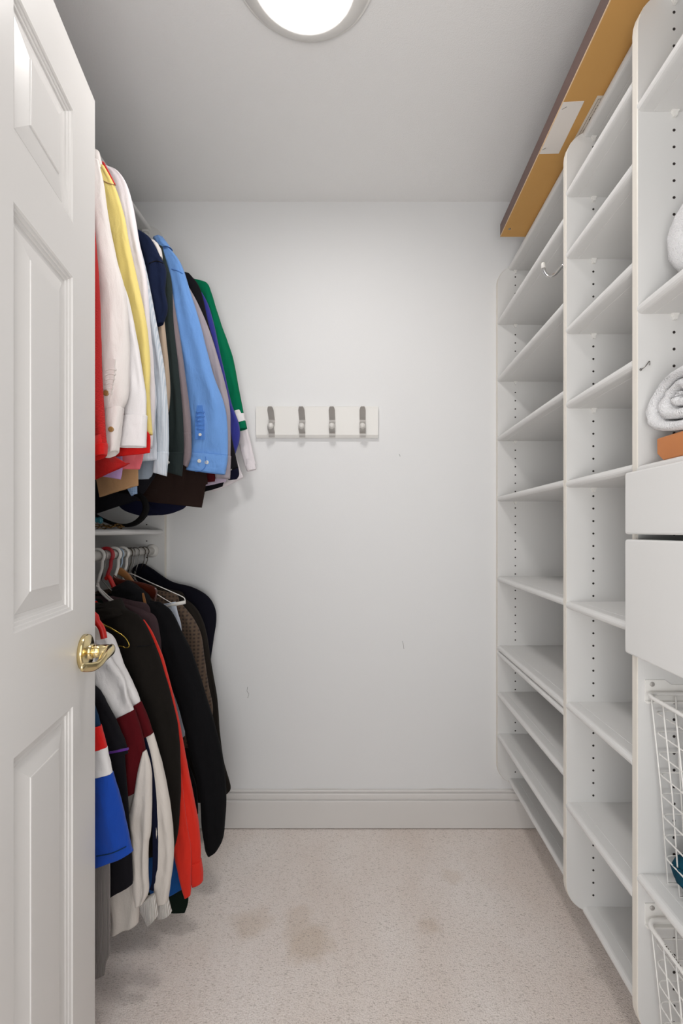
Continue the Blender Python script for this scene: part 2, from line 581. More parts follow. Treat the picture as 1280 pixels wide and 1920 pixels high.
# ------------------------------------------------------------------ right shelving unit
XS = .5226                       # front edge of the uprights
PANELS = [(1.862, YB - .0003), (1.2317, 1.2507), (.9122, .9312), (.262, .281)]
PT, PB, PR = 2.1865, .180, .072
unit = empty('shelving_unit', (XR, 1.06, PB), 'tall white adjustable shelving along the right wall with a bank of drawers', 'shelves')
def panel_outline(xf, xw, zb, zt, r, sgn):
    o = []
    for k in range(9):
        a = pi / 2 * k / 8
        o.append((xf + sgn * (r - r * cos(a)), zt - r + r * sin(a)))
    o.append((xw, zt))
    o.append((xw, zb))
    for k in range(9):
        a = pi / 2 * k / 8
        o.append((xf + sgn * (r - r * sin(a)), zb + r - r * cos(a)))
    return o
def edge_strip(xf, xw, zb, zt, r, sgn, y0, y1):
    """rounded edge banding that follows the front outline of an upright"""
    o = panel_outline(xf, xw, zb, zt, r, sgn)
    path = o[:9] + o[11:]
    path = path[8::-1] + path[:8:-1]
    V, Fc = [], []
    e = .0011
    for i, (x, z) in enumerate(path):
        p0 = path[max(i - 1, 0)]; p1 = path[min(i + 1, len(path) - 1)]
        tx, tz = p1[0] - p0[0], p1[1] - p0[1]
        l = sqrt(tx * tx + tz * tz)
        nx, nz = tz / l, -tx / l
        if nx * sgn > 0 and abs(nx) > abs(nz):
            nx, nz = -nx, -nz
        if abs(nz) >= abs(nx):
            up = 1 if z > (zb + zt) / 2 else -1
            if nz * up < 0:
                nx, nz = -nx, -nz
        for (dy, k) in ((0, 0), (.002, 1), (y1 - y0 - .002, 1), (y1 - y0, 0)):
            V.append((x + nx * e * k + nx * .0001, y0 + dy, z + nz * e * k + nz * .0001))
    for i in range(len(path) - 1):
        for k in range(3):
            Fc.append((i * 4 + k, i * 4 + k + 1, (i + 1) * 4 + k + 1, (i + 1) * 4 + k))
    return V, Fc
def peg_column(x, yface, z0, z1):
    parts = []
    k = int(z0 / .032) + 1
    while k * .032 < z1:
        parts.append(lathe([(.0027, .0006), (.0027, -.0002)], (x, yface, k * .032), (0, -1, 0), 10))
        k += 1
    return join(*parts)
for (y0, y1) in PANELS:
    pn = obj('side_panel', prism(panel_outline(XS, XR, PB, PT, PR, 1), 'Y', y0, y1), M['melamine'], unit)
    obj('edge_band', edge_strip(XS, XR, PB, PT, PR, 1, y0, y1), M['edge'], pn, label='cream edge band')
    if y0 > .5:
        obj('peg_holes', join(peg_column(.591, y0, .20, 2.16), peg_column(.79, y0, .20, 2.16)), M['hole'], pn, kind='stuff')

def shelf_profile(xf, xw, zt, t=.019):
    r = t / 2
    o = []
    for k in range(9):
        a = pi / 2 + pi * k / 8
        o.append((xf + r + r * cos(a), zt - r + r * sin(a)))
    zb = zt - t
    o += [(xf + .030, zb), (xf + .0305, zb + .0007), (xf + .0315, zb + .0007), (xf + .032, zb), (xw, zb), (xw, zt),
          (xf + .032, zt), (xf + .0315, zt - .0007), (xf + .0305, zt - .0007), (xf + .030, zt)]
    return o
def clip(x, yface, zu):
    """translucent shelf pin: a small shaped lug under the shelf"""
    o = [(-.007, 0), (.007, 0), (.0065, -.003), (.0042, -.006), (.0028, -.012), (-.0028, -.012), (-.0042, -.006), (-.0065, -.003)]
    v, f = prism([(x + a, zu + b) for a, b in o], 'Y', yface - .006, yface)
    return v, f
def shelf(y0, y1, zt, xf=XS - .002, clips=True):
    s = obj('shelf', prism(shelf_profile(xf, XR, zt), 'Y', y0 + .0003, y1 - .0003), M['melamine'], unit, smooth=False)
    if clips:
        obj('shelf_clip', clip(.591, y1 - .0003, zt - .0192), M['clip'], s)
        obj('shelf_clip', clip(.591, y0 + .0093, zt - .0192), M['clip'], s)
    return s
TZ = 2.188
SEC = [(1.2507, 1.862), (.9312, 1.2317), (.281, .9122)]
for a, b in SEC:
    shelf(a, b, TZ, XS + .042)
for zt in (1.9776, 1.757, 1.527, 1.293, .982, .535, .3725):
    shelf(*SEC[0], zt)
shelf(*SEC[0], .715)
shelf(*SEC[0], .6935)
shelf(*SEC[0], .200, XS + .042)
for zt in (2.034, 1.875, 1.6826, 1.492, 1.2888, .9776, .7195, .4623):
    shelf(*SEC[1], zt)
shelf(*SEC[1], .1946, XS + .042)
for zt in (1.9747, 1.590, 1.283, .5077):
    shelf(*SEC[2], zt)
# drawers in the near section
for (z0, z1) in ((1.152, 1.270), (.925, 1.1426)):
    def rounded(y0, y1, z0, z1, r):
        o = []
        for cx, cz, a0 in ((y1 - r, z1 - r, 0), (y0 + r, z1 - r, 90), (y0 + r, z0 + r, 180), (y1 - r, z0 + r, 270)):
            for k in range(5):
                a = math.radians(a0 + 90 * k / 4)
                o.append((cx + r * cos(a), cz + r * sin(a)))
        return o
    d = obj('drawer', prism(rounded(.272, .9235, z0, z1, .006), 'X', XS - .0195, XS - .0013), M['melamine'], unit, bevel=.0035)
    bx0, bx1, by0, by1, bz0, bz1 = XS - .0012, XR - .02, .295, .90, z0 + .012, z1 - .022
    obj('drawer_box', join(box(bx0, bx0 + .012, by0, by1, bz0, bz1), box(bx1 - .012, bx1, by0, by1, bz0, bz1),
                           box(bx0 + .012, bx1 - .012, by0, by0 + .012, bz0, bz1), box(bx0 + .012, bx1 - .012, by1 - .012, by1, bz0, bz1),
                           box(bx0 + .012, bx1 - .012, by0 + .012, by1 - .012, bz0, bz0 + .006)), M['melamine'], d)
# basket runners screwed to the near upright
for zr in (.853, .429):
    yf = .9119
    o = [(.535, zr - .019), (.535, zr + .023), (.572, zr + .023), (.585, zr + .014), (.80, zr + .014), (.80, zr - .019)]
    rn = obj('basket_runner', join(prism(o, 'Y', yf - .002, yf), box(.535, .80, yf - .010, yf - .002, zr - .019, zr - .016)), M['clip'], unit)
    obj('screw', lathe([(.0045, 0), (.0045, .0012), (.003, .0022), (.001, .0024)], (.548, yf - .002, zr + .015), (0, -1, 0), 16), M['nickel'], rn, smooth=True)

# chrome hook behind the middle upright and small wire hook on the near one
hk = [(.534, 1.2530, 1.866), (.534, 1.262, 1.866), (.531, 1.272, 1.863), (.522, 1.275, 1.854), (.511, 1.277, 1.842), (.500, 1.278, 1.837), (.489, 1.278, 1.841),
      (.4825, 1.278, 1.852), (.4805, 1.278, 1.863)]
h1 = empty('coat_hook', (.534, 1.2513, 1.866), 'chrome swan-neck coat hook with a white tip on the middle shelf upright', 'hook')
obj('hook_wire', tube(spline(hk, 5), .0043, 10), M['chrome'], h1, smooth=True)
obj('hook_plate', lathe([(.010, 0), (.010, .0015), (.006, .004)], (.534, 1.2509, 1.866), (0, 1, 0), 20), M['chrome'], h1, smooth=True)
obj('hook_tip', lathe([(.0052, 0), (.0056, .002), (.0056, .012), (.004, .0148), (.001, .0155)], (.481, 1.278, 1.858), (-.12, 0, 1), 16), M['plwhite'], h1,
    smooth=True, label='white plastic tip')
h2 = empty('cup_hook', (.5295, .9121, 1.469), 'tiny bent wire hook on the nearest shelf upright beside the rolled towel', 'hook')
hk = [(.5275, .9118, 1.465), (.528, .906, 1.465), (.531, .903, 1.468), (.535, .903, 1.473), (.5385, .903, 1.4775), (.540, .904, 1.476), (.5405, .905, 1.471)]
obj('hook_wire', tube(spline(hk, 5), .0010, 8), M['steel'], h2, smooth=True)
obj('hook_base', lathe([(.0025, 0), (.0022, .0012), (.001, .0016)], (.5275, .9121, 1.465), (0, -1, 0), 12), M['steel'], h2, smooth=True)

# ------------------------------------------------------------------ long framed board lying on top of the shelves
BZ0, BZ1, BX0, BX1, BY0, BY1 = 2.1898, 2.2335, .481, .815, .56, 1.683
bd = empty('framed_board', ((BX0 + BX1) / 2, (BY0 + BY1) / 2, BZ0), 'long dark wood framed board lying face up on top of the right shelves', 'frame')
fw = .012
obj('frame_rail', box(BX0, BX0 + fw, BY0, BY1, BZ0 + .0035, BZ1), M['walnut'], bd, bevel=.0008)
obj('frame_rail', box(BX1 - fw, BX1, BY0, BY1, BZ0 + .0035, BZ1), M['walnut'], bd, bevel=.0008)
obj('frame_rail', box(BX0 + fw, BX1 - fw, BY1 - fw, BY1, BZ0 + .0035, BZ1), M['walnut'], bd, bevel=.0008)
obj('frame_rail', box(BX0 + fw, BX1 - fw, BY0, BY0 + fw, BZ0 + .0035, BZ1), M['walnut'], bd, bevel=.0008)
obj('frame_face', box(BX0 + fw, BX1 - fw, BY0 + fw, BY1 - fw, BZ1 - .012, BZ1 - .004), M['walnut'], bd)
obj('back_panel', box(BX0 + .0015, BX1 - .0015, BY0 + .0015, BY1 - .0015, BZ0, BZ0 + .0034), M['board_back'], bd, label='bare brown hardboard backing')
obj('back_edge', join(box(BX0 - .0002, BX0 + .0014, BY0, BY1 + .0004, BZ0, BZ0 + .0034), box(BX0, BX1, BY1 - .0014, BY1 + .0004, BZ0, BZ0 + .0034)), M['mdf'], bd,
    label='pale raw edge')
def under(px, py, z):
    Y = (z - CH) * F / (VY - py)
    return ((px - VX) / F * Y, Y)
pz = BZ0 - .0012
poly = [under(1011, 289, pz), under(1047, 288, pz), under(1095, 190, pz), under(1056, 192, pz)]
pp = obj('paper_note', prism(poly, 'Z', pz, BZ0 - .0001), M['paper'], bd, label='blank white paper stapled on')
for (ax, ay, bx, by) in ((1053, 205, 1062, 200), (1016, 281, 1023, 277)):
    a = under(ax, ay, pz); b = under(bx, by, pz)
    obj('staple', tube([(a[0], a[1], pz + .0006), (a[0], a[1], pz - .0006), (b[0], b[1], pz - .0006), (b[0], b[1], pz + .0006)], .0005, 6), M['steel'], pp)
sx0, sx1, sy0, sy1 = .5555, .640, 1.137, 1.262
st = obj('label_sticker', box(sx0, sx1, sy0, sy1, BZ0 - .0006, BZ0 - .0001), M['sticker'], bd, label='printed paper label')
ln = [box(sx0 + .006, sx0 + .0068, sy0 + .008, sy1 - .008, BZ0 - .0009, BZ0 - .0006), box(sx0 + .006, sx1, sy1 - .0088, sy1 - .008, BZ0 - .0009, BZ0 - .0006),
      box(sx0 + .006, sx1, sy0 + .008, sy0 + .0088, BZ0 - .0009, BZ0 - .0006)]
random.seed(9)
for i in range(26):
    y = sy0 + .012 + i * .0043
    ln.append(box(sx0 + random.uniform(.010, .016), sx1 - .012, y, y + random.choice((.0008, .0014, .0022)), BZ0 - .0009, BZ0 - .0006))
obj('printed_lines', join(*ln), M['ink'], st, kind='stuff')
sc = under(955, 429, BZ0)
obj('screw', lathe([(.0042, 0), (.0042, .0012), (.002, .0022)], (sc[0], sc[1], BZ0), (0, 0, -1), 14), M['steel'], bd, smooth=True)

# ------------------------------------------------------------------ wire baskets and what is in them
def rrect(x0, x1, y0, y1, z, r=.03, k=5):
    o = []
    for cx, cy, a0 in ((x1 - r, y1 - r, 0), (x0 + r, y1 - r, 90), (x0 + r, y0 + r, 180), (x1 - r, y0 + r, 270)):
        for i in range(k + 1):
            a = math.radians(a0 + 90 * i / k)
            o.append((cx + r * cos(a), cy + r * sin(a), z))
    return o
def basket(zr, zb, label, marks):
    x0, x1, y0, y1 = .530, .79, .300, .9005
    b = empty('wire_basket', ((x0 + x1) / 2, (y0 + y1) / 2, zb), label, 'basket')
    rim = obj('rim', tube(rrect(x0, x1, y0, y1, zr, .022), .0046, 10, closed=True, flat=.75), M['whitemetal'], b, smooth=True)
    def inset(z):
        t = (zr - z) / .345
        return .012 + .016 * t, .008 + .014 * t
    n = int(round((y1 - y0) / .036))
    for i in range(n + 1):                       # U-shaped wires, front to back
        f = i / n
        pts = []
        for z in (zr - .003, (zr + zb) / 2, zb):
            ix, iy = inset(z)
            y = (y0 + iy) + f * (y1 - y0 - 2 * iy)
            pts.append((x0 + ix, y, z))
        pts += [(x1 - (p[0] - x0), p[1], p[2]) for p in reversed(pts)]
        pts[0] = (pts[0][0] - .006, pts[0][1], pts[0][2])
        pts[-1] = (pts[-1][0] + .006, pts[-1][1], pts[-1][2])
        obj('wire', tube(pts, .0015, 6), M['whitemetal'], b, smooth=True)
    for i in range(1, 6):                        # U-shaped wires, side to side
        f = i / 6
        pts = []
        for z in (zr - .003, (zr + zb) / 2, zb + .003):
            ix, iy = inset(z)
            x = (x0 + ix) + f * (x1 - x0 - 2 * ix)
            pts.append((x, y0 + iy, z))
        pts += [(p[0], y1 - (p[1] - y0), p[2]) for p in reversed(pts)]
        obj('wire', tube(pts, .0015, 6), M['whitemetal'], b, smooth=True)
    z = zr - .030
    while z > zb + .01:                          # rings
        ix, iy = inset(z)
        obj('wire', tube(rrect(x0 + ix - .002, x1 - ix + .002, y0 + iy - .002, y1 - iy + .002, z, .012, 3), .0015, 6, closed=True), M['whitemetal'], b, smooth=True)
        z -= .0375
    if marks:
        random.seed(2)
        mk = []
        for i in range(9):
            y = .842 - i * .0052
            mk.append(box(x0 - .0012 + random.uniform(0, .0010), x0 + .0008, y, y + random.choice((.0012, .0024, .003)), zr + .0034, zr + .0039))
        obj('worn_mark', join(*mk), M['ink'], rim, kind='stuff')
    return b
basket(.853, .5135, 'upper white wire pull-out basket under the drawers', False)
basket(.429, .150, 'lower white wire pull-out basket below the bottom near shelf', True)
def cloth_heap():
    random.seed(11)
    V, Fc, n, m = [], [], 44, 30
    cx, cy, rx, ry, h = .650, .640, .101, .2395, .068
    for i in range(m):
        ph = pi * i / (m - 1)
        for j in range(n):
            a = 2 * pi * j / n
            fold = 1 + .07 * sin(7 * a + 3 * ph) + .05 * sin(13 * a - 5 * ph) + .03 * sin(21 * a + 2)
            r = (abs(sin(ph)) ** .4) * min(max(fold, .96), 1.0)
            z = .5195 + h * (0.5 + .5 * cos(ph)) * (1 + .22 * sin(5 * a + 9 * ph)) if i < m - 1 else .5195
            V.append((cx + rx * r * math.copysign(abs(cos(a)) ** .16, cos(a)), cy + ry * r * math.copysign(abs(sin(a)) ** .16, sin(a)), max(z, .5195)))
    for i in range(m - 1):
        for j in range(n):
            Fc.append((i * n + j, i * n + (j + 1) % n, (i + 1) * n + (j + 1) % n, (i + 1) * n + j))
    return V, Fc
tag(obj('folded_garment', cloth_heap(), M['teal'], smooth=True, origin=(.66, .635, .5195)), 'crumpled dark teal garment in the bottom of the upper wire basket', 'clothing')

# ------------------------------------------------------------------ towels on the near shelves
def towel_roll(cy, cz, ry, rz, xf, xb, turns, seed):
    """a spiral band (thickness built in) extruded into the shelf"""
    random.seed(seed)
    n = int(turns * 26)
    th = .40 / turns
    rings = []
    for i in range(n + 1):
        t = i / n
        a = math.radians(-75) - 2 * pi * turns * t
        ro = 1 - t * .90
        wob = 1 + .018 * sin(a * 3.1 + seed) + .012 * sin(a * 7.3)
        for_r = (ro * wob, max(ro - .90 / turns * .80, .015) * wob)
        rings.append((a, for_r))
    xs = [xf + .010, xf + .002, xf, xf + .002, xf + .03, (xf + xb) / 2, xb]
    V, Fc = [], []
    prof = []                                   # closed loop around the band: outer along x, then inner back
    xo = [(xf + .004, 1), (xf + .012, 1), (xf + .06, 1), (xb, 1), (xb, 0), (xf + .06, 0), (xf + .012, 0), (xf + .004, 0), (xf - .002, .25), (xf - .004, .5), (xf - .002, .75)]
    K = len(xo)
    for a, (r1, r0) in rings:
        for x, k in xo:
            r = r0 + (r1 - r0) * k
            xx = x + random.uniform(-.0022, .0022) + .004 * sin(a * 2 + seed)
            V.append((xx, cy - ry * r * cos(a), cz + rz * r * sin(a)))
    for i in range(len(rings) - 1):
        for k in range(K):
            Fc.append((i * K + k, i * K + (k + 1) % K, (i + 1) * K + (k + 1) % K, (i + 1) * K + k))
    Fc.append(tuple(range(K)))
    Fc.append(tuple(len(V) - 1 - k for k in range(K)))
    return V, Fc
tz = 1.3255
tag(obj('rolled_towel', towel_roll(.800, tz + .0595, .1070, .0590, .527, .79, 2.6, 3), M['towel'], smooth=True, origin=(.66, .80, tz)),
    'rolled white terry towel resting on the wooden block', 'towel', 'white towels')
tag(obj('rolled_towel', towel_roll(.790, 1.590 + .0905, .1060, .0900, .557, .80, 1.6, 5), M['towel'], smooth=True, origin=(.68, .79, 1.590)),
    'rolled white towel on the upper near shelf, above the small wire hook', 'towel', 'white towels')
wb = [(.285 + .31, 1.2832), (.865 - .010, 1.2832), (.865, 1.293), (.865, 1.325), (.595, 1.325)]
wood = obj('wooden_block', join(prism([(.60, 1.2832), (.846, 1.2832), (.8635, 1.297), (.864, 1.3245), (.60, 1.3245)], 'X', .5285, .75)), M['teak'], origin=(.64, .73, 1.2832), bevel=.002)
tag(wood, 'thick orange-brown wooden block with sloped lower edges under the rolled towel', 'block')

# ------------------------------------------------------------------ hook rack on the back wall
rack = empty('hook_rack', (-.178, YB, 1.58), 'white wooden wall rack with four grey strap hooks on the back wall', 'coat rack')
rx0, rx1, rz0, rz1, ry = -.4145, .0595, 1.5215, 1.6425, YB - .018
rbk = obj('board', prism([(YB - .0002, rz0), (ry + .007, rz0), (ry, rz0 + .0105), (ry, rz1 - .002), (ry + .002, rz1), (YB - .0002, rz1)], 'X', rx0, rx1), M['whitemetal'], rack)
def strap(xc, w, path, t=.0022):
    pts = spline([Vector((0, ry - o, z)) for o, z in path], 5)
    V, Fc = [], []
    N = len(pts)
    for i, p in enumerate(pts):
        d = (pts[min(i + 1, N - 1)] - pts[max(i - 1, 0)]).normalized()
        nrm = Vector((0, d.z, -d.y))
        ww = w * (1 if i < N - 4 else (1 - .10 * (i - N + 5)))
        for sx, k in ((-1, 0), (1, 0), (1, 1), (-1, 1)):
            q = p - nrm * t * k
            V.append((xc + sx * ww / 2, q.y, q.z))
    for i in range(N - 1):
        for k in range(4):
            Fc.append((i * 4 + k, i * 4 + (k + 1) % 4, (i + 1) * 4 + (k + 1) % 4, (i + 1) * 4 + k))
    Fc += [(0, 1, 2, 3), tuple(N * 4 - 1 - k for k in range(4))]
    return V, Fc
for i, xc in enumerate((-.3525, -.2345, -.1185, -.0010)):
    hkp = obj('hook', strap(xc, .0235, [(.0012, 1.5225), (.0012, 1.533), (.006, 1.541), (.024, 1.549), (.028, 1.556), (.020, 1.564), (.003, 1.581), (.0025, 1.590), (.012, 1.600), (.028, 1.618), (.042, 1.632)]),
              M['nickel'], rack, label='grey metal strap hook')
    obj('peg', lathe([(.0115, -.004), (.0118, .002), (.0105, .008), (.007, .0115), (.001, .013)], (xc, ry - .027, 1.560), (0, -1, .25), 20), M['plwhite'], hkp,
        smooth=True, label='white ball tip')

# ------------------------------------------------------------------ left closet organiser
XO = -.7695
LT = 2.345
org = empty('closet_organizer', (XL, 1.06, 0), 'white melamine hanging organizer along the left wall with two rods', 'closet')
for (y0, y1) in ((1.862, YB - .0003), (.262, .281)):
    pn = obj('side_panel', prism([(x, z) for x, z in panel_outline(XO, XL, .0005, LT, .072, -1)][:20] + [(XO, .0005)], 'Y', y0, y1), M['melamine'], org)
    obj('edge_band', edge_strip(XO, XL, -.072, LT, .072, -1, y0, y1) if False else box(XO - .0001, XO + .0011, y0 + .001, y1 - .001, .002, LT - .072), M['edge'], pn, label='cream edge band')
    if y0 > 1:
        obj('peg_holes', join(peg_column(-.838, y0, .3, 2.33), peg_column(-1.05, y0, .3, 2.33)), M['hole'], pn, kind='stuff')
def lshelf(xf, zt):
    o = [(-x, z) for x, z in shelf_profile(-xf, -XL, zt)]
    return obj('shelf', prism(o, 'Y', .2813, 1.8617), M['melamine'], org)
lshelf(-.8205, 2.340)
lshelf(-.7725, 1.1645)
obj('shelf_clip', join(box(-.850, -.826, 1.848, 1.8617, 2.3125, 2.3208), lathe([(.006, 0), (.006, .012)], (-.838, 1.8617, 2.306), (0, -1, 0), 14)), M['clip'], org)
RX, RU, RL = -.817, 2.205, 1.082
for z in (RU, RL):
    rod = obj('rod', tube([(RX, .2815, z), (RX, 1.8615, z)], .0155, 24), M['plwhite'], org, smooth=True, label='white closet rod')
    obj('rod_flange', lathe([(.026, 0), (.026, .004), (.0215, .006), (.0205, .012), (.0168, .013)], (RX, 1.8618, z), (0, -1, 0), 32), M['plwhite'], rod, smooth=True)

# ------------------------------------------------------------------ garments: lofted cloth
def loft(st, Y, t, seed, rows=30, n=36, fold=.004, freq=3.0, top_taper=True, end_taper=1.0, crease=1.0):
    """st: silhouette rows (left x, left y, right x, right y) seen at distance Y, lofted into a flattened tube of thickness t"""
    random.seed(seed)
    ph = [random.uniform(0, 6.28) for _ in range(6)]
    A = [P(s[0], s[1], Y) for s in st]
    B = [P(s[2], s[3], Y) for s in st]
    A = spline(A, 9)
    B = spline(B, 9)
    mids = [(a + b) / 2 for a, b in zip(A, B)]
    ln = [0]
    for i in range(1, len(mids)):
        ln.append(ln[-1] + (mids[i] - mids[i - 1]).length)
    tot = ln[-1] or 1
    V, Fc = [], []
    N = len(A)
    for i in range(N):
        v = ln[i] / tot
        m, hv = (A[i] + B[i]) / 2, (B[i] - A[i]) / 2
        w = min(1.0, hv.length / .05)
        tk = t * (0.45 + .55 * min(1, v * 6)) if top_taper else t * (.92 + .08 * sin(pi * v))
        if v > .88:
            tk *= 1 - (1 - end_taper) * (v - .88) / .12
        calm = 1 - .85 * max(0.0, (v - .80) / .20) if end_taper < 1 else 1.0
        fa = calm * fold * min(1, .15 + v * 1.2) * w
        for k in range(n):
            a = 2 * pi * k / n
            c, s = cos(a), sin(a)
            cu = math.copysign(abs(c) ** .75, c)
            su = math.copysign(abs(s) ** .8, s)
            nz = noise.noise(Vector((cu * 2.2 + ph[5], v * 4.5, ph[0]))) * .0055 + noise.noise(Vector((cu * 6 + ph[1], v * 16 + s * .6, ph[2]))) * .0024
            f = (sin(freq * cu + ph[0] + 1.3 * v) + .6 * sin(freq * 2.1 * cu + ph[1] - 2.2 * v) + .35 * sin(9 * v + ph[2] + 3 * cu)) * fa
            wr = .0014 * crease * sin(34 * v + 5 * cu + ph[3]) * sin(13 * v + ph[4] - 3 * cu) * w
            V.append(m + hv * cu + Vector((0, su * tk / 2 + f + wr + nz * w * crease * calm, 0)))
    for i in range(N - 1):
        for k in range(n):
            Fc.append((i * n + k, i * n + (k + 1) % n, (i + 1) * n + (k + 1) % n, (i + 1) * n + k))
    Fc.append(tuple(range(n - 1, -1, -1)))
    # hem turned inside so the end reads as an opening
    e = (N - 1) * n
    d = (mids[-1] - mids[-3]).normalized()
    base = len(V)
    mc = sum((V[e + k] for k in range(n)), Vector()) / n
    for s_, up in ((.93, 0.0), (.90, .012), (.80, .045)):
        for k in range(n):
            V.append(mc + (V[e + k] - mc) * s_ - d * up)
    prev = e
    for q in range(3):
        cur = base + q * n
        for k in range(n):
            Fc.append((prev + k, prev + (k + 1) % n, cur + (k + 1) % n, cur + k))
        prev = cur
    Fc.append(tuple(prev + k for k in range(n)))
    return V, Fc

def px(X, Z, Y):
    return (VX + F * X / Y, VY - F * (Z - CH) / Y)

def torso_stations(Y, rod, ztip, hem_z, w=.165, hem=None, hw=.19):
    """hanging body on the hanger: neck, shoulders, chest, hem"""
    out = []
    zn = max(ztip + .03, rod - .125)
    rows = [(min(.055, w * .6), zn), (min(.115, w * .85), zn - (zn - ztip) * .45), (w, ztip), (w + .004, ztip - .07), (w + .004, ztip - .25)]
    if hem is None:
        rows += [(hw, (ztip + hem_z) / 2 - .1), (hw, hem_z)]
    for hw_, z in rows:
        l, r = px(RX - hw_, z, Y), px(RX + hw_, z, Y)
        out.append((l[0], l[1], r[0], r[1]))
    if hem:
        out += hem
    return out

def garment(name, label, cat, Y, rod, ztip=None, hem_z=None, body=None, body_mat=None, pieces=(), hem=None, w=None, hw=.19, t=None, group=None, left_sleeve=None):
    """thing = Empty on the rod; parts = body, sleeves, cuffs ..."""
    g = empty(name, (RX, Y, rod - .016), label, cat, group)
    w = w or (.165 if pieces else .12)
    t = t or (.018 if pieces else .009)
    if not pieces and not body:
        t = min(t, .010)
    if body_mat:
        st = body or torso_stations(Y, rod, ztip, hem_z, w, hem, hw)
        obj('body', loft(st, Y, t, hash_seed(label), fold=.003 if pieces else .0018, crease=.4 if not pieces and not body else .8), body_mat, g, smooth=True)
    made = {}
    for q in pieces:
        nm, st, m = q[0], q[1], q[2]
        o = q[3] if len(q) > 3 else {}
        yy = Y + o.get('dy', 0)
        par = made.get(o.get('on')) or g
        ob = obj(nm, loft(st, yy, o.get('t', .034) * .86, hash_seed(label + nm + str(st[0])), fold=o.get('fold', .0042), freq=o.get('freq', 3.0), end_taper=.62 if nm == 'sleeve' else 1, crease=o.get('crease', .3 if nm in ('sleeve_band', 'cuff') else 1.0), top_taper='sleeve' in nm and 'band' not in nm or nm == 'hood' or nm == 'collar'), m, par, smooth=True,
                 label=o.get('label'))
        made[o.get('id', nm)] = ob
    return g, made

def hash_seed(s):
    h = 7
    for ch in s:
        h = (h * 31 + ord(ch)) % 100003
    return h

BV = {}
def on_surface(parent, x, y, Y, lift):
    """the point of the cloth that lies at this place, lifted a little off it"""
    o = parent
    if o.name not in BV:
        b = world_loc(o)
        BV[o.name] = BVHTree.FromPolygons([v.co + b for v in o.data.vertices], [tuple(p.vertices) for p in o.data.polygons]) if o.type == 'MESH' else None
    if BV[o.name]:
        c0 = Vector((0, 0, CH))
        d = (P(x, y, 1) - c0).normalized()
        h = BV[o.name].ray_cast(c0, d)
        if h[0]:
            return h[0] - d * lift
    return P(x, y, Y) if Y else None

def button(parent, x, y, Y, r, m, lift=.0006):
    c = on_surface(parent, x, y, Y, lift)
    return obj('button', lathe([(r * .9, -.003), (r, 0), (r, .0012), (r * .8, .002), (r * .45, .0014), (r * .3, .0012)], c, (0, -1, 0), 18), m, parent, smooth=True)

def band(parent, name, pts, Y, w, m, t=.0022, label=None):
    """flat strip laid along a pixel path on the cloth"""
    ws = w if isinstance(w, list) else [w] * len(pts)
    pp = spline([Vector((a, b, 0)) for a, b in pts], 6)
    hits = [on_surface(parent, q.x, q.y, None, t * 1.1) for q in pp]
    ok = [i for i, h in enumerate(hits) if h]
    P3 = [h or P(q.x, q.y, hits[min(ok, key=lambda j: abs(j - i))].y if ok else Y) for i, (h, q) in enumerate(zip(hits, pp))]
    W3 = spline([Vector((q, 0, 0)) for q in ws], 6)
    V, Fc, N = [], [], len(P3)
    for i, p in enumerate(P3):
        d = (P3[min(i + 1, N - 1)] - P3[max(i - 1, 0)]).normalized()
        s = Vector((d.z, 0, -d.x)).normalized() * (W3[i].x / 2 / F * Y)
        for a, k in ((-1, 0), (1, 0), (1, 1), (-1, 1)):
            V.append(p + s * a + Vector((0, t * k, 0)))
    for i in range(N - 1):
        for k in range(4):
            Fc.append((i * 4 + k, i * 4 + (k + 1) % 4, (i + 1) * 4 + (k + 1) % 4, (i + 1) * 4 + k))
    Fc += [(0, 1, 2, 3), tuple(N * 4 - 1 - k for k in range(4))]
    return obj(name, (V, Fc), m, parent, smooth=False, label=label)

K = {}
K['redrib'] = wave_mat('red_rib_knit', '#cf1410', '#a50c0a', 120, 'Z', bumpy=.5, sharp=False)
K['red'] = cloth('red_cotton', '#c81410')
K['deepred'] = cloth('deep_red_cotton', '#a51310')
K['white_twill'] = cloth('white_twill', '#e3dcd8')
K['white'] = cloth('white_poplin', '#e6e2e2')
K['yellow'] = cloth('yellow_oxford', '#e6d384', '#e2cb74')
K['pinkwhite'] = cloth('pale_pink_white', '#e6dfe2')
K['stripe'] = wave_mat('blue_grey_stripe', '#d0d5dc', '#bac4cf', 80, 'X', sharp=True)
K['bluegrey'] = cloth('blue_grey', '#8d97a3')
K['navy'] = cloth('navy', '#1a2440', '#141b30')
K['beige'] = cloth('beige', '#b9a48f')
K['charcoal'] = cloth('charcoal_green', '#2c3533', '#232a2b')
K['mauve'] = cloth('mauve_grey', '#877a7c', '#7a6c70')
K['blue'] = cloth('sky_blue', '#6d9bd8', '#6794d2', rough=.85)
K['blueplacket'] = cloth('deeper_blue', '#4f7fc6')
K['lavgrey'] = cloth('lavender_grey', '#a39ba0', '#988e95')
K['black'] = cloth('black_cloth', '#17161a')
K['blackwarm'] = cloth('warm_black', '#1b1815')
K['indigo'] = cloth('indigo', '#353a94', '#2c2f80')
K['green'] = cloth('kelly_green', '#04704c', '#046344')
K['pink'] = cloth('salmon_pink', '#d2646c')
K['lilac'] = cloth('lilac', '#b291c0')
K['khaki'] = cloth('khaki', '#b08a63', '#a27d58')
K['dkbrown'] = cloth('dark_brown', '#2e211d', '#261b18')
K['maroon'] = cloth('maroon', '#4e1318')
K['lightlilac'] = cloth('light_lilac', '#c3b4c8')
K['dknavy'] = cloth('dark_navy', '#161830', '#0f1020')
K['bluecheck'] = wave_mat('blue_check', '#8fa6c4', '#5f7ca3', 60, 'X', second=('Z', 60))
K['rugby_blue'] = cloth('royal_blue', '#0f43a3', '#0d3b92')
K['rugby_navy'] = cloth('petrol_blue', '#17324e')
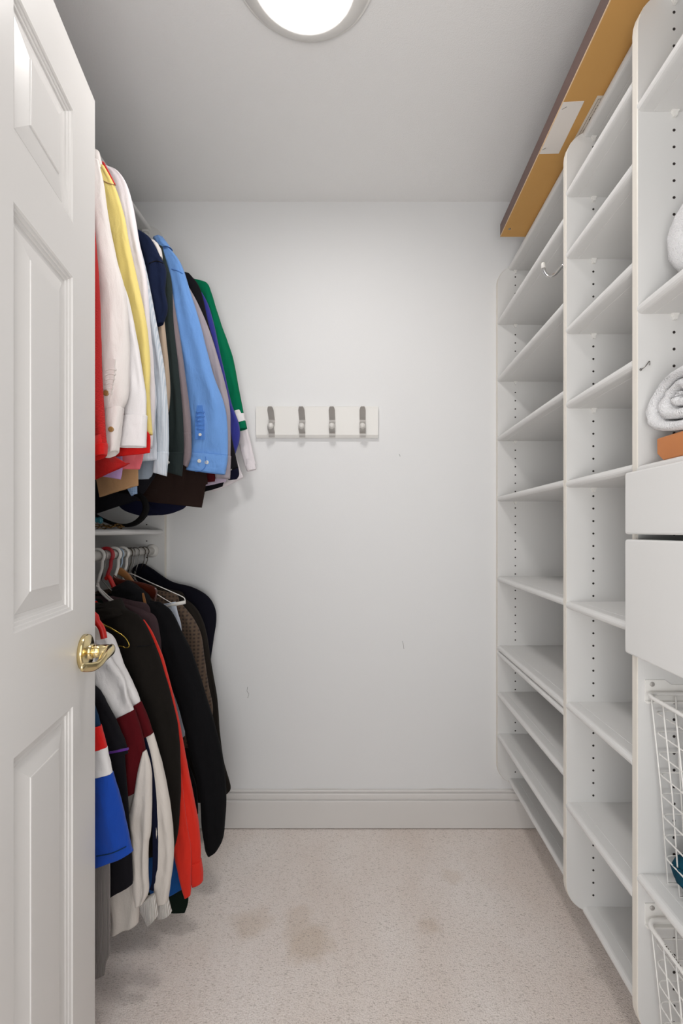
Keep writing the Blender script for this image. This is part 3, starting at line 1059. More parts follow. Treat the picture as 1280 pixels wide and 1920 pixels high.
K['greyrib'] = wave_mat('grey_rib_knit', '#8f8784', '#77706e', 130, 'X', bumpy=.6, sharp=False)
K['purple'] = cloth('purple', '#5a2a86')
K['trackwhite'] = cloth('track_white', '#dcd9d8')
K['trackcream'] = cloth('track_cream', '#d2cac2')
K['burgundy'] = cloth('burgundy', '#561016', '#4a0d13')
K['cuffrib'] = wave_mat('cream_rib', '#dcd8d4', '#bdb6ae', 110, 'X', bumpy=.7, sharp=False)
K['stripenavy'] = cloth('stripe_navy', '#12152b')
K['orange'] = cloth('red_orange', '#dd2f1c', '#d3281a')
K['mauvebrown'] = cloth('mauve_brown', '#453638', '#3d2f33')
K['cobalt'] = cloth('cobalt', '#0f4f94')
K['dkgreen'] = cloth('dark_green', '#141f18')
K['coatblack'] = cloth('coat_black', '#121214')
K['ltgrey'] = cloth('pale_grey', '#b9c0cc')
K['plaid'] = wave_mat('brown_plaid', '#5a4839', '#2c231f', 24, 'X', second=('Z', 24), sharp=False)
K['olive'] = cloth('dark_olive', '#2a2622', '#231f1c')
K['bag'] = cloth('garment_bag', '#13131d', '#0f0e18', rough=.8)

for k_ in ('stripe', 'bluecheck', 'plaid'):
    wrinkles(K[k_], .6)
UP = 'clothes on the upper rod'
LO = 'clothes on the lower rod'
# ---------- upper rod, nearest first
garment('sweater', 'red ribbed knit sweater nearest the door on the upper rod', 'sweater', 1.030, RU, 2.02, 1.40, body_mat=K['redrib'],
  hem=[(0, 700, 140, 700), (0, 850, 150, 862)], group=UP, pieces=[
  ('sleeve', [(120, 330, 165, 340), (130, 440, 178, 440), (140, 540, 186, 540), (148, 620, 187.5, 620), (152, 700, 190, 700), (156, 780, 195, 780), (158, 842, 200, 832)], K['redrib']),
  ('cuff', [(158, 842, 200, 831), (157, 868, 198, 852)], K['red'], {'t': .044, 'fold': .002})])
g, m = garment('shirt', 'white twill shirt with tan buttons and ruched sleeve placket', 'shirt', 1.095, RU, 1.99, 1.40, body_mat=K['white_twill'], group=UP,
  hem=[(20, 700, 170, 700), (20, 850, 180, 850)], pieces=[
  ('collar', [(118, 286, 166, 288), (112, 304, 176, 308)], K['white_twill'], {'t': .05}),
  ('sleeve', [(140, 305, 184, 300), (150, 340, 193, 342), (160, 400, 200, 400), (166, 480, 214, 475), (172, 560, 232, 545), (178, 640, 239, 630), (186, 700, 240, 700), (192, 745, 238, 745), (197, 776, 231, 764)], K['white_twill'], {'t': .05}),
  ('cuff', [(198, 770, 231, 764), (200, 800, 226, 802), (198, 858, 221, 846)], K['white_twill'], {'t': .043, 'fold': .003})])
band(m['sleeve'], 'placket', [(207, 672), (203, 700), (198, 735), (194, 772)], 1.0655, [17, 22, 20, 15], K['white_twill'], .0032, label='ruched placket strip')
for a in range(6):
    band(m['sleeve'], 'pleat', [(197 - a * .6, 694 + a * 9), (206 - a * .9, 691 + a * 9), (216 - a * 1.5, 692 + a * 9)], 1.0635, 3.0, K['white_twill'], .0065)
button(m['sleeve'], 198.5, 737, 1.0625, .0064, M['tanbutton'], .006)
button(m['cuff'], 208, 805, 1.071, .0062, M['tanbutton'])
garment('shirt', 'plain white poplin shirt with a wide square cuff', 'shirt', 1.140, RU, 1.99, 1.40, body_mat=K['white'], group=UP, pieces=[
  ('sleeve', [(180, 430, 203, 430), (195, 500, 219, 500), (212, 560, 240, 560), (222, 640, 257, 640), (228, 700, 267, 700), (232, 750, 273, 745), (234, 783, 274, 780)], K['white']),
  ('cuff', [(233, 780, 275, 779), (226, 808, 274, 808), (218, 838, 273, 838)], K['white'], {'t': .038, 'fold': .0015})])
g, m = garment('shirt', 'pale yellow oxford shirt between white shirts', 'shirt', 1.185, RU, 2.03, 1.40, body_mat=K['yellow'], group=UP, pieces=[
  ('collar', [(170, 300, 184, 300), (166, 318, 194, 318)], K['white_twill'], {'t': .03}),
  ('sleeve', [(168, 312, 195, 311), (180, 345, 215, 349), (196, 400, 231, 399), (205, 470, 245, 470), (215, 540, 261, 540), (225, 610, 274, 605), (237, 680, 281, 675), (246, 745, 281, 745), (254, 817, 286, 815)], K['yellow'])])
band(m['sleeve'], 'seam', [(186, 334), (200, 342), (217, 347)], 1.166, 1.3, K['khaki'], .002)
g = empty('hanger', (RX, 1.216, RU), 'red plastic hanger showing above the yellow shirt shoulder', 'hanger')
obj('arm', tube(spline([P(193, 306, 1.216), P(203, 325, 1.216), P(214, 346, 1.216)], 5), .0038, 10), M['plred'], g, smooth=True)
obj('hook', tube([(RX + .021 * cos(a), 1.216, RU + .0215 * sin(a)) for a in [math.radians(d) for d in range(200, -31, -15)]] + [(RX + .006, 1.216, RU - .045), (RX, 1.216, RU - .06), P(193, 306, 1.216)], .0038, 8), M['plred'], g, smooth=True)
garment('polo_shirt', 'bright red shirt whose hem shows under the white cuffs', 'shirt', 1.163, RU, 2.0, 1.40, body_mat=K['red'], group=UP, t=.02,
  hem=[(40, 700, 245, 700), (60, 790, 262, 790), (90, 822, 280, 815), (120, 866, 281, 849)])
garment('sweater', 'dark red sweater hanging lowest beside the door edge', 'sweater', 1.1175, RU, 2.0, 1.40, body_mat=K['deepred'], group=UP, t=.02,
  hem=[(60, 700, 150, 700), (80, 840, 205, 850), (130, 922, 243, 868)])
garment('shirt', 'white shirt with a pinkish cast behind the yellow shirt', 'shirt', 1.252, RU, 2.05, 1.40, body_mat=K['pinkwhite'], group=UP, pieces=[
  ('sleeve', [(190, 312, 204, 313), (202, 330, 222, 322), (212, 360, 238, 347), (220, 400, 250, 392), (230, 460, 260, 450), (242, 530, 275, 525), (254, 600, 280, 600), (263, 680, 287, 680), (266, 760, 290, 750), (264, 842, 285, 840)], K['pinkwhite'])])
garment('polo_shirt', 'salmon pink shirt hem above the khaki trousers', 'shirt', 1.2265, RU, 2.0, 1.40, body_mat=K['pink'], group=UP, t=.02,
  hem=[(120, 700, 252, 700), (150, 820, 268, 815), (210, 880, 269, 853), (226, 879, 262, 880)])
garment('shirt', 'lilac shirt, only a corner showing above the khaki trousers', 'shirt', 1.209, RU, 2.0, 1.40, body_mat=K['lilac'], group=UP, t=.016,
  hem=[(120, 700, 220, 700), (150, 850, 229, 860), (190, 893, 226, 899)])
garment('trousers', 'khaki tan trousers folded over, lowest beside the door', 'trousers', 1.283, RU, 2.0, 1.40, body_mat=K['khaki'], group=UP, t=.010,
  hem=[(140, 700, 250, 700), (170, 850, 258, 862), (185, 932, 259, 910)])
g, m = garment('shirt', 'blue and white striped seersucker shirt beside the navy polo', 'shirt', 1.325, RU, 2.0, 1.40, body_mat=K['stripe'], group=UP, pieces=[
  ('sleeve', [(250, 440, 258, 446), (258, 490, 271, 496), (266, 550, 284, 560), (274, 620, 296, 625), (281, 690, 308, 695), (286, 760, 314, 760), (288, 820, 316, 815), (289, 852, 316, 848)], K['stripe'], {'fold': .008}),
  ('cuff', [(290, 850, 316, 847), (287, 886, 312, 893)], K['stripe'], {'t': .032, 'fold': .0015})])
garment('shirt', 'pale grey-blue striped shirt just in front of the seersucker one', 'shirt', 1.297, RU, 2.0, 1.40, body_mat=K['stripe'], group=UP, t=.018,
  hem=[(180, 700, 284, 700), (210, 800, 292, 800), (250, 866, 294, 862)])
garment('shirt', 'slate grey shirt hem below the striped shirts', 'shirt', 1.3505, RU, 2.0, 1.40, body_mat=K['bluegrey'], group=UP, t=.014,
  hem=[(190, 700, 280, 700), (230, 850, 288, 866), (250, 899, 279, 898)])
g, m = garment('polo_shirt', 'navy short-sleeved polo shirt on the upper rod', 'shirt', 1.392, RU, 2.0, 1.40, body_mat=K['navy'], group=UP, pieces=[
  ('sleeve', [(246, 428, 260, 431), (256, 450, 282, 447), (264, 480, 299, 478), (270, 510, 310, 505), (276, 550, 309, 545), (284, 580, 314, 577), (292, 612, 306, 606)], K['navy'], {'fold': .007})])
band(m['sleeve'], 'seam', [(279, 494), (292, 489), (306, 493)], 1.3655, 1.5, K['black'], .002)
garment('shirt', 'beige shirt with a pale collar behind the navy polo', 'shirt', 1.438, RU, 2.02, 1.40, body_mat=K['beige'], group=UP, pieces=[
  ('collar', [(284, 450, 291, 452), (288, 470, 301, 466), (294, 486, 304, 484)], K['white_twill'], {'t': .03}),
  ('sleeve', [(288, 500, 300, 490), (292, 560, 303, 560), (298, 620, 309, 620), (304, 680, 315, 680), (309, 735, 318, 728), (312, 776, 316, 768)], K['beige'], {'t': .03})])
g, m = garment('jacket', 'dark charcoal-green jacket beside the beige shirt', 'jacket', 1.470, RU, 2.03, 1.40, body_mat=K['charcoal'], group=UP, pieces=[
  ('sleeve', [(290, 458, 304, 462), (298, 490, 313, 496), (302, 540, 321, 530), (306, 610, 325, 610), (310, 690, 334, 690), (313, 760, 341, 760), (313, 830, 344, 820), (313, 852, 344, 850)], K['charcoal'], {'fold': .007}),
  ('cuff', [(312, 850, 344, 848), (312, 885, 340, 893)], K['charcoal'], {'t': .040, 'fold': .002})])
button(m['cuff'], 315.5, 867, 1.443, .004, M['button'])
g, m = garment('shirt', 'dusty mauve shirt squeezed in front of the sky blue shirt', 'shirt', 1.520, RU, 2.03, 1.40, body_mat=K['mauve'], group=UP, t=.028, pieces=[
  ('sleeve', [(308, 520, 318, 520), (314, 570, 326, 570), (322, 630, 336, 630), (332, 700, 346, 700), (340, 770, 355, 770), (343, 815, 358, 812)], K['mauve'], {'t': .036}),
  ('cuff', [(343, 813, 358, 811), (345, 840, 358, 852), (342, 870, 351, 876)], K['mauve'], {'t': .03, 'fold': .002})])
g, m = garment('shirt', 'sky blue dress shirt with two buttons on its cuff', 'shirt', 1.568, RU, 2.03, 1.40, body_mat=K['blue'], group=UP, pieces=[
  ('collar', [(296, 452, 306, 455), (299, 470, 322, 466)], K['blue'], {'t': .04}),
  ('sleeve', [(298, 459, 314, 462), (306, 482, 331, 481), (316, 506, 343, 503), (323, 545, 356, 545), (328, 600, 373, 600), (336, 650, 386, 650), (345, 710, 401, 706), (352, 770, 419, 755), (357, 810, 426, 800), (357, 852, 427, 856)], K['blue'], {'fold': .0048, 't': .044}),
  ('cuff', [(357, 849, 427, 855), (354, 866, 425, 873), (349, 881, 422, 890)], K['blue'], {'t': .048, 'fold': .0022})])
band(m['sleeve'], 'placket', [(374, 760), (374, 790), (374.5, 824)], 1.5385, [10, 17, 17], K['blueplacket'], .0028, label='darker ruched placket')
for a in range(5):
    band(m['sleeve'], 'pleat', [(367, 773 + a * 8), (375, 771 + a * 8), (382, 773 + a * 8)], 1.5365, 2.8, K['blueplacket'], .0055)
band(m['cuff'], 'cuff_edge', [(385, 856), (386, 868), (383, 877), (376, 883), (366, 884)], 1.5375, 1.4, K['blueplacket'], .002)
button(m['sleeve'], 375, 815, 1.5355, .0050, M['button'], .006)
button(m['cuff'], 373.5, 864.5, 1.5375, .0062, M['button'])
button(m['cuff'], 387.5, 867, 1.5375, .0062, M['button'])
band(m['sleeve'], 'seam', [(321, 504), (332, 507), (343, 513)], 1.546, 1.2, K['blueplacket'], .002)
garment('shirt', 'lavender grey shirt just behind the sky blue shirt', 'shirt', 1.621, RU, 2.04, 1.40, body_mat=K['lavgrey'], group=UP, t=.028, pieces=[
  ('sleeve', [(330, 520, 348, 528), (345, 560, 369, 565), (360, 610, 388, 608), (372, 660, 404, 655), (384, 710, 419, 708), (394, 760, 430, 760), (398, 800, 432, 800), (398, 856, 432, 856)], K['lavgrey'], {'t': .036}),
  ('cuff', [(398, 854, 433, 855), (404, 896, 431, 898)], K['lavgrey'], {'t': .034, 'fold': .002})])
g, m = garment('shirt', 'black shirt with a buttoned black cuff near the far end', 'shirt', 1.6680, RU, 2.05, 1.40, body_mat=K['black'], group=UP, t=.026, pieces=[
  ('sleeve', [(338, 510, 355, 513), (348, 530, 371, 533), (358, 560, 380, 558), (372, 610, 391, 608), (386, 660, 404, 655), (400, 720, 419, 720), (412, 780, 427, 775), (416, 826, 435, 826)], K['black'], {'t': .034}),
  ('cuff', [(416, 824, 435, 824), (420, 852, 441, 852), (432, 881, 446, 876)], K['black'], {'t': .03, 'fold': .002})])
button(m['cuff'], 432.5, 880, 1.645, .0035, M['button'])
garment('shirt', 'indigo purple shirt in front of the green jersey', 'shirt', 1.7185, RU, 2.06, 1.40, body_mat=K['indigo'], group=UP, t=.026, pieces=[
  ('sleeve', [(362, 540, 379, 549), (374, 580, 391, 573), (388, 620, 402, 612), (398, 660, 411, 655), (408, 710, 422, 703), (416, 760, 434, 756), (424, 800, 448, 795), (428, 826, 449, 824), (434, 856, 440, 853)], K['indigo'], {'t': .034}),
  ('cuff', [(424, 862, 444, 864), (428, 880, 448, 888), (428, 900, 444, 898)], K['dknavy'], {'t': .022, 'fold': .002, 'dy': .016, 'label': 'dark navy cuff'})])
g, m = garment('jersey', 'kelly green jersey with white sleeve bands', 'jersey', 1.760, RU, 2.09, 1.40, body_mat=K['green'], group=UP, t=.026, pieces=[
  ('sleeve', [(350, 518, 364, 524), (368, 545, 387, 530), (382, 580, 396, 548), (392, 610, 405, 578), (402, 650, 415, 610), (410, 690, 426, 640), (418, 720, 437, 674), (427, 752, 447, 726), (437, 783, 457, 776)], K['green'], {'t': .036}),
  ('sleeve_band', [(437, 782, 457, 775), (441, 795, 460, 790)], K['white'], {'t': .037, 'fold': .0008, 'crease': .25, 'label': 'white sleeve band'}),
  ('cuff', [(441, 794, 460, 789), (445, 808, 463, 803)], K['green'], {'t': .037, 'fold': .001})])
garment('shirt', 'white long-sleeved shirt at the far end against the back wall', 'shirt', 1.815, RU, 2.09, 1.27, body_mat=K['pinkwhite'], group=UP, t=.022,
  hem=[(260, 700, 390, 700), (280, 850, 440, 850), (400, 922, 456, 895)], pieces=[
  ('sleeve', [(390, 620, 400, 610), (412, 690, 420, 680), (430, 750, 450, 745), (440, 800, 463, 800), (450, 840, 472, 838), (460, 876, 479, 870)], K['pinkwhite'], {'t': .028}),
  ('cuff', [(459, 873, 478, 869), (463, 884, 480, 880)], K['pinkwhite'], {'t': .03, 'fold': .001})])
# lower hems showing below the sleeves
garment('trousers', 'black trousers folded on the upper rod above the belt', 'trousers', 1.4155, RU, 2.0, 1.40, body_mat=K['black'], group=UP, t=.014,
  hem=[(160, 700, 260, 700), (160, 880, 296, 870), (165, 962, 292, 890), (170, 966, 262, 936)])
garment('skirt', 'dark navy garment with a rounded hem, lowest of the upper rod', 'clothing', 1.602, RU, 2.0, 1.25, body_mat=K['dknavy'], group=UP, t=.014,
  hem=[(200, 700, 320, 700), (210, 880, 356, 890), (215, 930, 352, 944), (230, 955, 330, 960), (262, 967, 305, 966)])
garment('trousers', 'dark brown trousers with a square slanted hem below the blue cuff', 'trousers', 1.594, RU, 2.0, 1.25, body_mat=K['dkbrown'], group=UP, t=.010,
  hem=[(200, 700, 340, 700), (225, 880, 386, 885), (235, 912, 385, 912), (250, 938, 378, 952)])
garment('shirt', 'maroon shirt, a strip of hem right of the blue cuff', 'shirt', 1.6445, RU, 2.0, 1.25, body_mat=K['maroon'], group=UP, t=.010,
  hem=[(270, 700, 370, 700), (300, 850, 404, 860), (370, 905, 403, 903)])
garment('shirt', 'light lilac shirt hem under the lavender grey cuff', 'shirt', 1.6925, RU, 2.0, 1.25, body_mat=K['lightlilac'], group=UP, t=.012,
  hem=[(270, 700, 380, 700), (300, 850, 424, 860), (376, 913, 424, 903)])
garment('skirt', 'black garment with a slanting hem beside the brown trousers', 'clothing', 1.735, RU, 2.0, 1.25, body_mat=K['black'], group=UP, t=.012,
  hem=[(280, 700, 390, 700), (310, 850, 424, 860), (340, 935, 417, 912)])
garment('shirt', 'blue checked shirt, only a hem corner above the belt', 'shirt', 1.3665, RU, 2.0, 1.25, body_mat=K['bluecheck'], group=UP, t=.012,
  hem=[(180, 700, 260, 700), (225, 880, 257, 880), (246, 930, 257, 926)])

# ---------- lower rod, nearest first
g, m = garment('rugby_shirt', 'rugby shirt banded red, white and royal blue, nearest on the lower rod', 'shirt', 1.060, RL, .90, .45, body_mat=K['rugby_navy'], group=LO,
  hem=[(60, 1330, 174, 1330), (80, 1480, 190, 1480)], pieces=[
  ('sleeve', [(120, 1250, 150, 1240), (135, 1300, 168, 1295), (140, 1365, 189, 1361)], K['rugby_navy'], {'id': 's'}),
  ('sleeve_band', [(140, 1364, 189.5, 1360), (143, 1384, 195, 1381), (146, 1406, 200, 1402)], K['red'], {'fold': .004, 'label': 'red band'}),
  ('sleeve_band', [(146, 1405, 200.5, 1401), (148, 1430, 206, 1426), (150, 1456, 211, 1449)], K['trackwhite'], {'fold': .004, 'label': 'white band'}),
  ('sleeve_band', [(150, 1455, 211.5, 1448), (150, 1500, 222, 1490), (150, 1550, 233, 1545), (150, 1600, 241, 1584), (150, 1627, 246, 1600)], K['rugby_blue'], {'fold': .006, 'id': 'b', 'label': 'royal blue band'})])
band(m['b'], 'hem_seam', [(180, 1606), (210, 1600), (236, 1588)], 1.0355, 1.5, K['rugby_navy'], .002)
garment('sweater_dress', 'long grey ribbed knit hanging almost to the carpet by the door', 'dress', 1.096, RL, .92, .10, body_mat=K['greyrib'], group=LO, t=.036,
  hem=[(90, 1400, 196, 1400), (100, 1600, 206, 1600), (110, 1700, 206.5, 1700), (120, 1780, 206, 1780), (125, 1810, 199, 1806), (130, 1842, 196, 1828)])
g, m = garment('t_shirt', 'black short-sleeved shirt with a purple sleeve stripe', 'shirt', 1.138, RL, .92, .30, body_mat=K['black'], group=LO, t=.022,
  hem=[(110, 1380, 222, 1380), (115, 1440, 236, 1440), (120, 1540, 242, 1540), (150, 1640, 249, 1630), (180, 1696, 249, 1656)], pieces=[
  ('sleeve', [(150, 1270, 176, 1284), (165, 1300, 191, 1303), (180, 1345, 214, 1345), (190, 1390, 233, 1388), (195, 1424, 240, 1412)], K['black'], {'t': .03})])
band(m['sleeve'], 'stripe', [(204, 1412), (220, 1409), (239, 1405)], 1.130, 3.6, K['purple'], .006, label='purple stripe')
g, m = garment('track_jacket', 'white and burgundy track jacket with navy sleeve stripes', 'jacket', 1.213, RL, .90, .18, body_mat=K['trackcream'], group=LO, t=.026,
  hem=[(130, 1350, 232, 1350), (160, 1500, 258, 1500), (206, 1700, 262, 1660), (208, 1752, 259, 1730)], pieces=[
  ('sleeve', [(150, 1168, 200, 1186), (170, 1200, 214, 1198), (195, 1250, 233, 1250), (220, 1300, 255, 1296), (232, 1334, 263, 1316)], K['trackwhite'], {'id': 'bw', 'dy': .008}),
  ('sleeve_band', [(240, 1330, 263.5, 1315), (250, 1356, 275, 1341), (262, 1386, 287, 1374)], K['burgundy'], {'fold': .003, 'dy': .008, 'label': 'burgundy band'}),
  ('sleeve_lower', [(268, 1381, 287.5, 1374), (276, 1431, 301, 1426), (284, 1480, 311, 1470), (288, 1530, 319, 1515), (289, 1580, 324, 1560), (289, 1630, 325, 1610), (289, 1670, 320, 1655), (291, 1693, 315, 1687)], K['trackcream'], {'id': 'lb', 'dy': .008, 't': .036}),
  ('cuff', [(291, 1690, 315, 1686), (292, 1705, 318, 1700), (296, 1720, 321, 1711)], K['cuffrib'], {'dy': .008, 'fold': .002}),
  ('sleeve', [(140, 1200, 176, 1212), (150, 1240, 205, 1232), (165, 1290, 232, 1272), (190, 1330, 245, 1310), (213, 1349, 251, 1331)], K['trackwhite'], {'dy': -.026, 't': .036, 'fold': .008}),
  ('sleeve_band', [(213, 1349, 251.5, 1330), (220, 1390, 262, 1362), (226, 1430, 271, 1400), (228, 1465, 270, 1435), (238, 1490, 256, 1484)], K['burgundy'], {'dy': -.026, 't': .034, 'label': 'burgundy band'}),
  ('sleeve_lower', [(268, 1410, 274, 1406), (259, 1445, 283, 1443), (250, 1499, 284, 1500), (242, 1536, 283, 1560), (248, 1566, 279, 1580), (248, 1610, 278, 1630), (250, 1660, 279, 1670), (256, 1697, 270, 1690)], K['trackcream'], {'id': 'la', 'dy': -.034, 't': .030, 'fold': .008}),
  ('cuff', [(260, 1694, 290, 1676), (266, 1714, 293, 1696), (277, 1735, 296, 1716)], K['cuffrib'], {'id': 'ca', 'dy': -.030, 't': .026, 'fold': .003})])
band(m['lb'], 'stripe', [(270, 1384), (279, 1424), (286, 1480), (290, 1540), (291, 1600), (289, 1650), (284, 1670)], 1.1880, [6, 9, 10, 10, 10, 9, 8], K['stripenavy'], .003, label='navy stripe')
g = empty('hanger', (RX, 1.175, RL), 'thick red tubular hanger inside the white track jacket collar', 'hanger')
obj('arm', tube(spline([(RX, 1.172, .99), P(165, 1148, 1.172), P(182, 1166, 1.172), P(191, 1180, 1.172), P(195, 1197, 1.172)], 5), .0075, 12), M['plred'], g, smooth=True)

def wire_hook(parent, Y, rod, m, r, neck=.062, X=RX, tilt=0.0, twist=False, n=8):
    R = .0155 + r + .0006
    pts = [(X + R * cos(math.radians(d)), Y + tilt * (90 - d) / 400, rod + R * sin(math.radians(d))) for d in range(195, -46, -12)]
    end = Vector((X, Y, rod - neck))
    last = Vector(pts[-1])
    pts += [last.lerp(end, .35) + Vector((.004, 0, 0)), last.lerp(end, .7) + Vector((.001, 0, 0)), end]
    o = obj('hook', tube(pts, r, n), m, parent, smooth=True)
    if twist:
        for ph in (0, pi):
            hp = [(X + .0026 * cos(k * .7 + ph), Y + .0026 * sin(k * .7 + ph), rod - neck + .012 - k * .0016) for k in range(22)]
            obj('twisted_neck', tube(hp, r * .9, 6), m, o, smooth=True)
    return o
def arms(parent, Y, pts, r, m, name='arm', n=8):
    return obj(name, tube(spline(pts, 6), r, n), m, parent, smooth=True)

g = empty('hanger', (RX, 1.262, RL), 'brass wire hanger, empty, in front of the black hoodie', 'hanger')
wire_hook(g, 1.262, RL, M['brasswire'], .0013)
for dz, dy in ((0, 0), (.006, -.004)):
    arms(g, 1.262, [(RX, 1.262 + dy, RL - .062), P(178, 1162 - dz * 300, 1.262 + dy), P(210, 1180 - dz * 200, 1.262 + dy), P(232, 1194 - dz * 100, 1.262 + dy), P(241, 1206, 1.262 + dy),
        P(241, 1213, 1.262 + dy), P(234, 1214 + dz * 100, 1.262 + dy), P(222, 1211 + dz * 100, 1.262 + dy), P(150, 1212, 1.262 + dy)], .0014, M['brasswire'])
g, m = garment('hoodie', 'large black fleece hoodie behind the white track jacket', 'sweater', 1.312, RL, .93, .25, body_mat=K['blackwarm'], group=LO, t=.045,
  hem=[(150, 1400, 268, 1400), (170, 1600, 300, 1600)], pieces=[
  ('hood', [(176, 1130, 196, 1134), (168, 1148, 226, 1136), (165, 1170, 238, 1150)], K['blackwarm'], {'t': .07}),
  ('sleeve', [(170, 1150, 232, 1140), (190, 1180, 264, 1158), (210, 1220, 291, 1210), (230, 1290, 314, 1285), (250, 1360, 333, 1360), (258, 1430, 338, 1430), (264, 1500, 337, 1500), (270, 1560, 333, 1560), (285, 1600, 326, 1594)], K['blackwarm'], {'t': .05})])
band(m['sleeve'], 'seam', [(256, 1212), (274, 1211), (290, 1207)], 1.2915, 1.6, K['coatblack'], .002)
g, m = garment('hoodie', 'red-orange hoodie edging out behind the black one', 'sweater', 1.385, RL, .90, .2, body_mat=K['orange'], group=LO, t=.012, w=.08,
  hem=[(170, 1400, 280, 1400), (190, 1600, 320, 1600)], pieces=[
  ('sleeve', [(255, 1165, 270, 1162), (264, 1188, 286, 1187), (276, 1230, 304, 1230), (292, 1290, 320, 1287), (308, 1360, 336, 1358), (322, 1430, 349, 1428), (336, 1490, 361, 1488), (342, 1540, 371, 1538), (350, 1590, 376, 1585), (356, 1622, 376, 1615)], K['orange'], {'t': .032, 'fold': .003}),
  ('cuff', [(355, 1618, 377, 1612), (357, 1640, 380, 1634), (360, 1660, 380, 1652)], K['orange'], {'t': .034, 'fold': .0015}),
  ('sleeve', [(310, 1460, 340, 1450), (318, 1510, 346, 1510), (324, 1560, 352, 1555), (326, 1600, 358, 1596), (334, 1636, 358, 1640), (340, 1664, 358, 1664), (346, 1684, 357, 1678)], K['orange'], {'dy': -.020, 't': .022, 'fold': .003})])
garment('shirt', 'cobalt blue shirt hem between the white and orange cuffs', 'shirt', 1.405, RL, .9, .1, body_mat=K['cobalt'], group=LO, t=.010, w=.06,
  hem=[(190, 1400, 290, 1400), (220, 1560, 330, 1560), (260, 1640, 341, 1645), (290, 1690, 341, 1668)])
garment('coat', 'dark green garment hem lowest beside the white cuffs', 'coat', 1.432, RL, .9, .06, body_mat=K['dkgreen'], group=LO, t=.010, w=.06,
  hem=[(200, 1400, 300, 1400), (230, 1600, 350, 1620), (290, 1690, 354, 1682), (316, 1711, 347, 1710)])
garment('sweatshirt', 'mauve brown sweatshirt on a white hanger behind the black hoodie', 'sweater', 1.462, RL, .93, .3, body_mat=K['mauvebrown'], group=LO, t=.018,
  hem=[(210, 1400, 296, 1400), (230, 1500, 310, 1500)], pieces=[
  ('sleeve', [(196, 1120, 220, 1128), (215, 1140, 246, 1134), (235, 1160, 275, 1146), (250, 1180, 291, 1160), (258, 1205, 299, 1195), (264, 1235, 302, 1230), (270, 1300, 305, 1300), (280, 1400, 310, 1400)], K['mauvebrown'], {'t': .032})])
g = empty('hanger', (RX, 1.462, RL), 'white plastic tube hanger in the mauve brown sweatshirt', 'hanger')
wire_hook(g, 1.479, RL, M['plwhite'], .0048, .085)
arms(g, 1.462, [(RX, 1.479, RL - .085), P(186, 1105, 1.457), P(202, 1122, 1.457), P(221, 1133, 1.457), P(250, 1146, 1.457)], .0048, M['plwhite'])
arms(g, 1.462, [P(180, 1098, 1.457), P(193, 1109, 1.455), P(206, 1121, 1.455), P(220, 1131, 1.456)], .0022, M['plwhite'])
g, m = garment('coat', 'long black wool coat with its sleeve down to the carpet', 'coat', 1.515, RL, .93, .22, body_mat=K['coatblack'], group=LO, t=.036,
  hem=[(220, 1400, 340, 1400), (250, 1480, 366, 1470), (300, 1540, 370, 1528)], pieces=[
  ('collar', [(212, 1102, 240, 1088), (215, 1125, 274, 1112), (225, 1150, 284, 1132)], K['coatblack'], {'t': .075}),
  ('sleeve', [(250, 1130, 300, 1128), (275, 1150, 322, 1147), (290, 1185, 342, 1188), (305, 1230, 360, 1228), (322, 1290, 379, 1290), (340, 1350, 398, 1350), (355, 1410, 412, 1405), (368, 1460, 420, 1455), (375, 1500, 423, 1500), (378, 1545, 421, 1540), (382, 1575, 419, 1565), (385, 1594, 415, 1580), (390, 1604, 407, 1594)], K['coatblack'], {'t': .050, 'fold': .006})])
band(g, 'loop_strap', [(267.5, 1112), (270, 1124), (273, 1136), (275.5, 1147)], 1.478, [3, 4.5, 4, 3.5], M['ltwood'], .002, label='tan leather loop')
g = empty('hanger', (RX, 1.53, RL), 'dark red plastic hanger with a bright red shoulder, on the lower rod', 'hanger')
wire_hook(g, 1.529, RL, M['plcoral'], .0058, .078)
arms(g, 1.53, [(RX, 1.529, RL - .075), P(204, 1082, 1.525), P(210, 1093, 1.525), P(215.5, 1106, 1.525)], [.007] * 19, M['plred'])
g = empty('hanger', (RX, 1.545, RL), 'glossy cherry wood hanger with a deep squared end', 'hanger')
wire_hook(g, 1.585, RL, M['darkwire'], .0017, .066)
def wood_hanger(Y, stations, t, m, parent):
    A = spline([P(s[0], s[1], Y) for s in stations], 5)
    B = spline([P(s[2], s[3], Y) for s in stations], 5)
    V, Fc = [], []
    for i, (a, b) in enumerate(zip(A, B)):
        v = i / (len(A) - 1)
        dy = -.018 * v * v
        for k in range(12):
            an = 2 * pi * k / 12
            q = (a + b) / 2 + (a - b) / 2 * math.copysign(abs(cos(an)) ** .6, cos(an))
            V.append(q + Vector((0, dy + t / 2 * math.copysign(abs(sin(an)) ** .6, sin(an)), 0)))
    for i in range(len(A) - 1):
        for k in range(12):
            Fc.append((i * 12 + k, i * 12 + (k + 1) % 12, (i + 1) * 12 + (k + 1) % 12, (i + 1) * 12 + k))
    Fc += [tuple(range(11, -1, -1)), tuple((len(A) - 1) * 12 + k for k in range(12))]
    return obj('arm', (V, Fc), m, parent, smooth=True)
wood_hanger(1.560, [(214, 1078, 214, 1096), (224, 1085, 225, 1100), (246, 1088, 246, 1104), (268, 1092, 268, 1110), (285, 1097, 282, 1119), (294, 1101, 289, 1123), (297.5, 1108, 292, 1127), (297, 1116, 294, 1127)], .014, M['cherry'], g)
g = empty('hanger', (RX, 1.62, RL), 'light brown wooden hanger behind the cherry one', 'hanger')
wire_hook(g, 1.605, RL, M['blueplastic'], .0022, .066)
wood_hanger(1.605, [(222, 1062, 218, 1076), (232, 1067, 228, 1080), (244, 1076, 240, 1088), (256, 1089, 250, 1100)], .014, M['ltwood'], g)
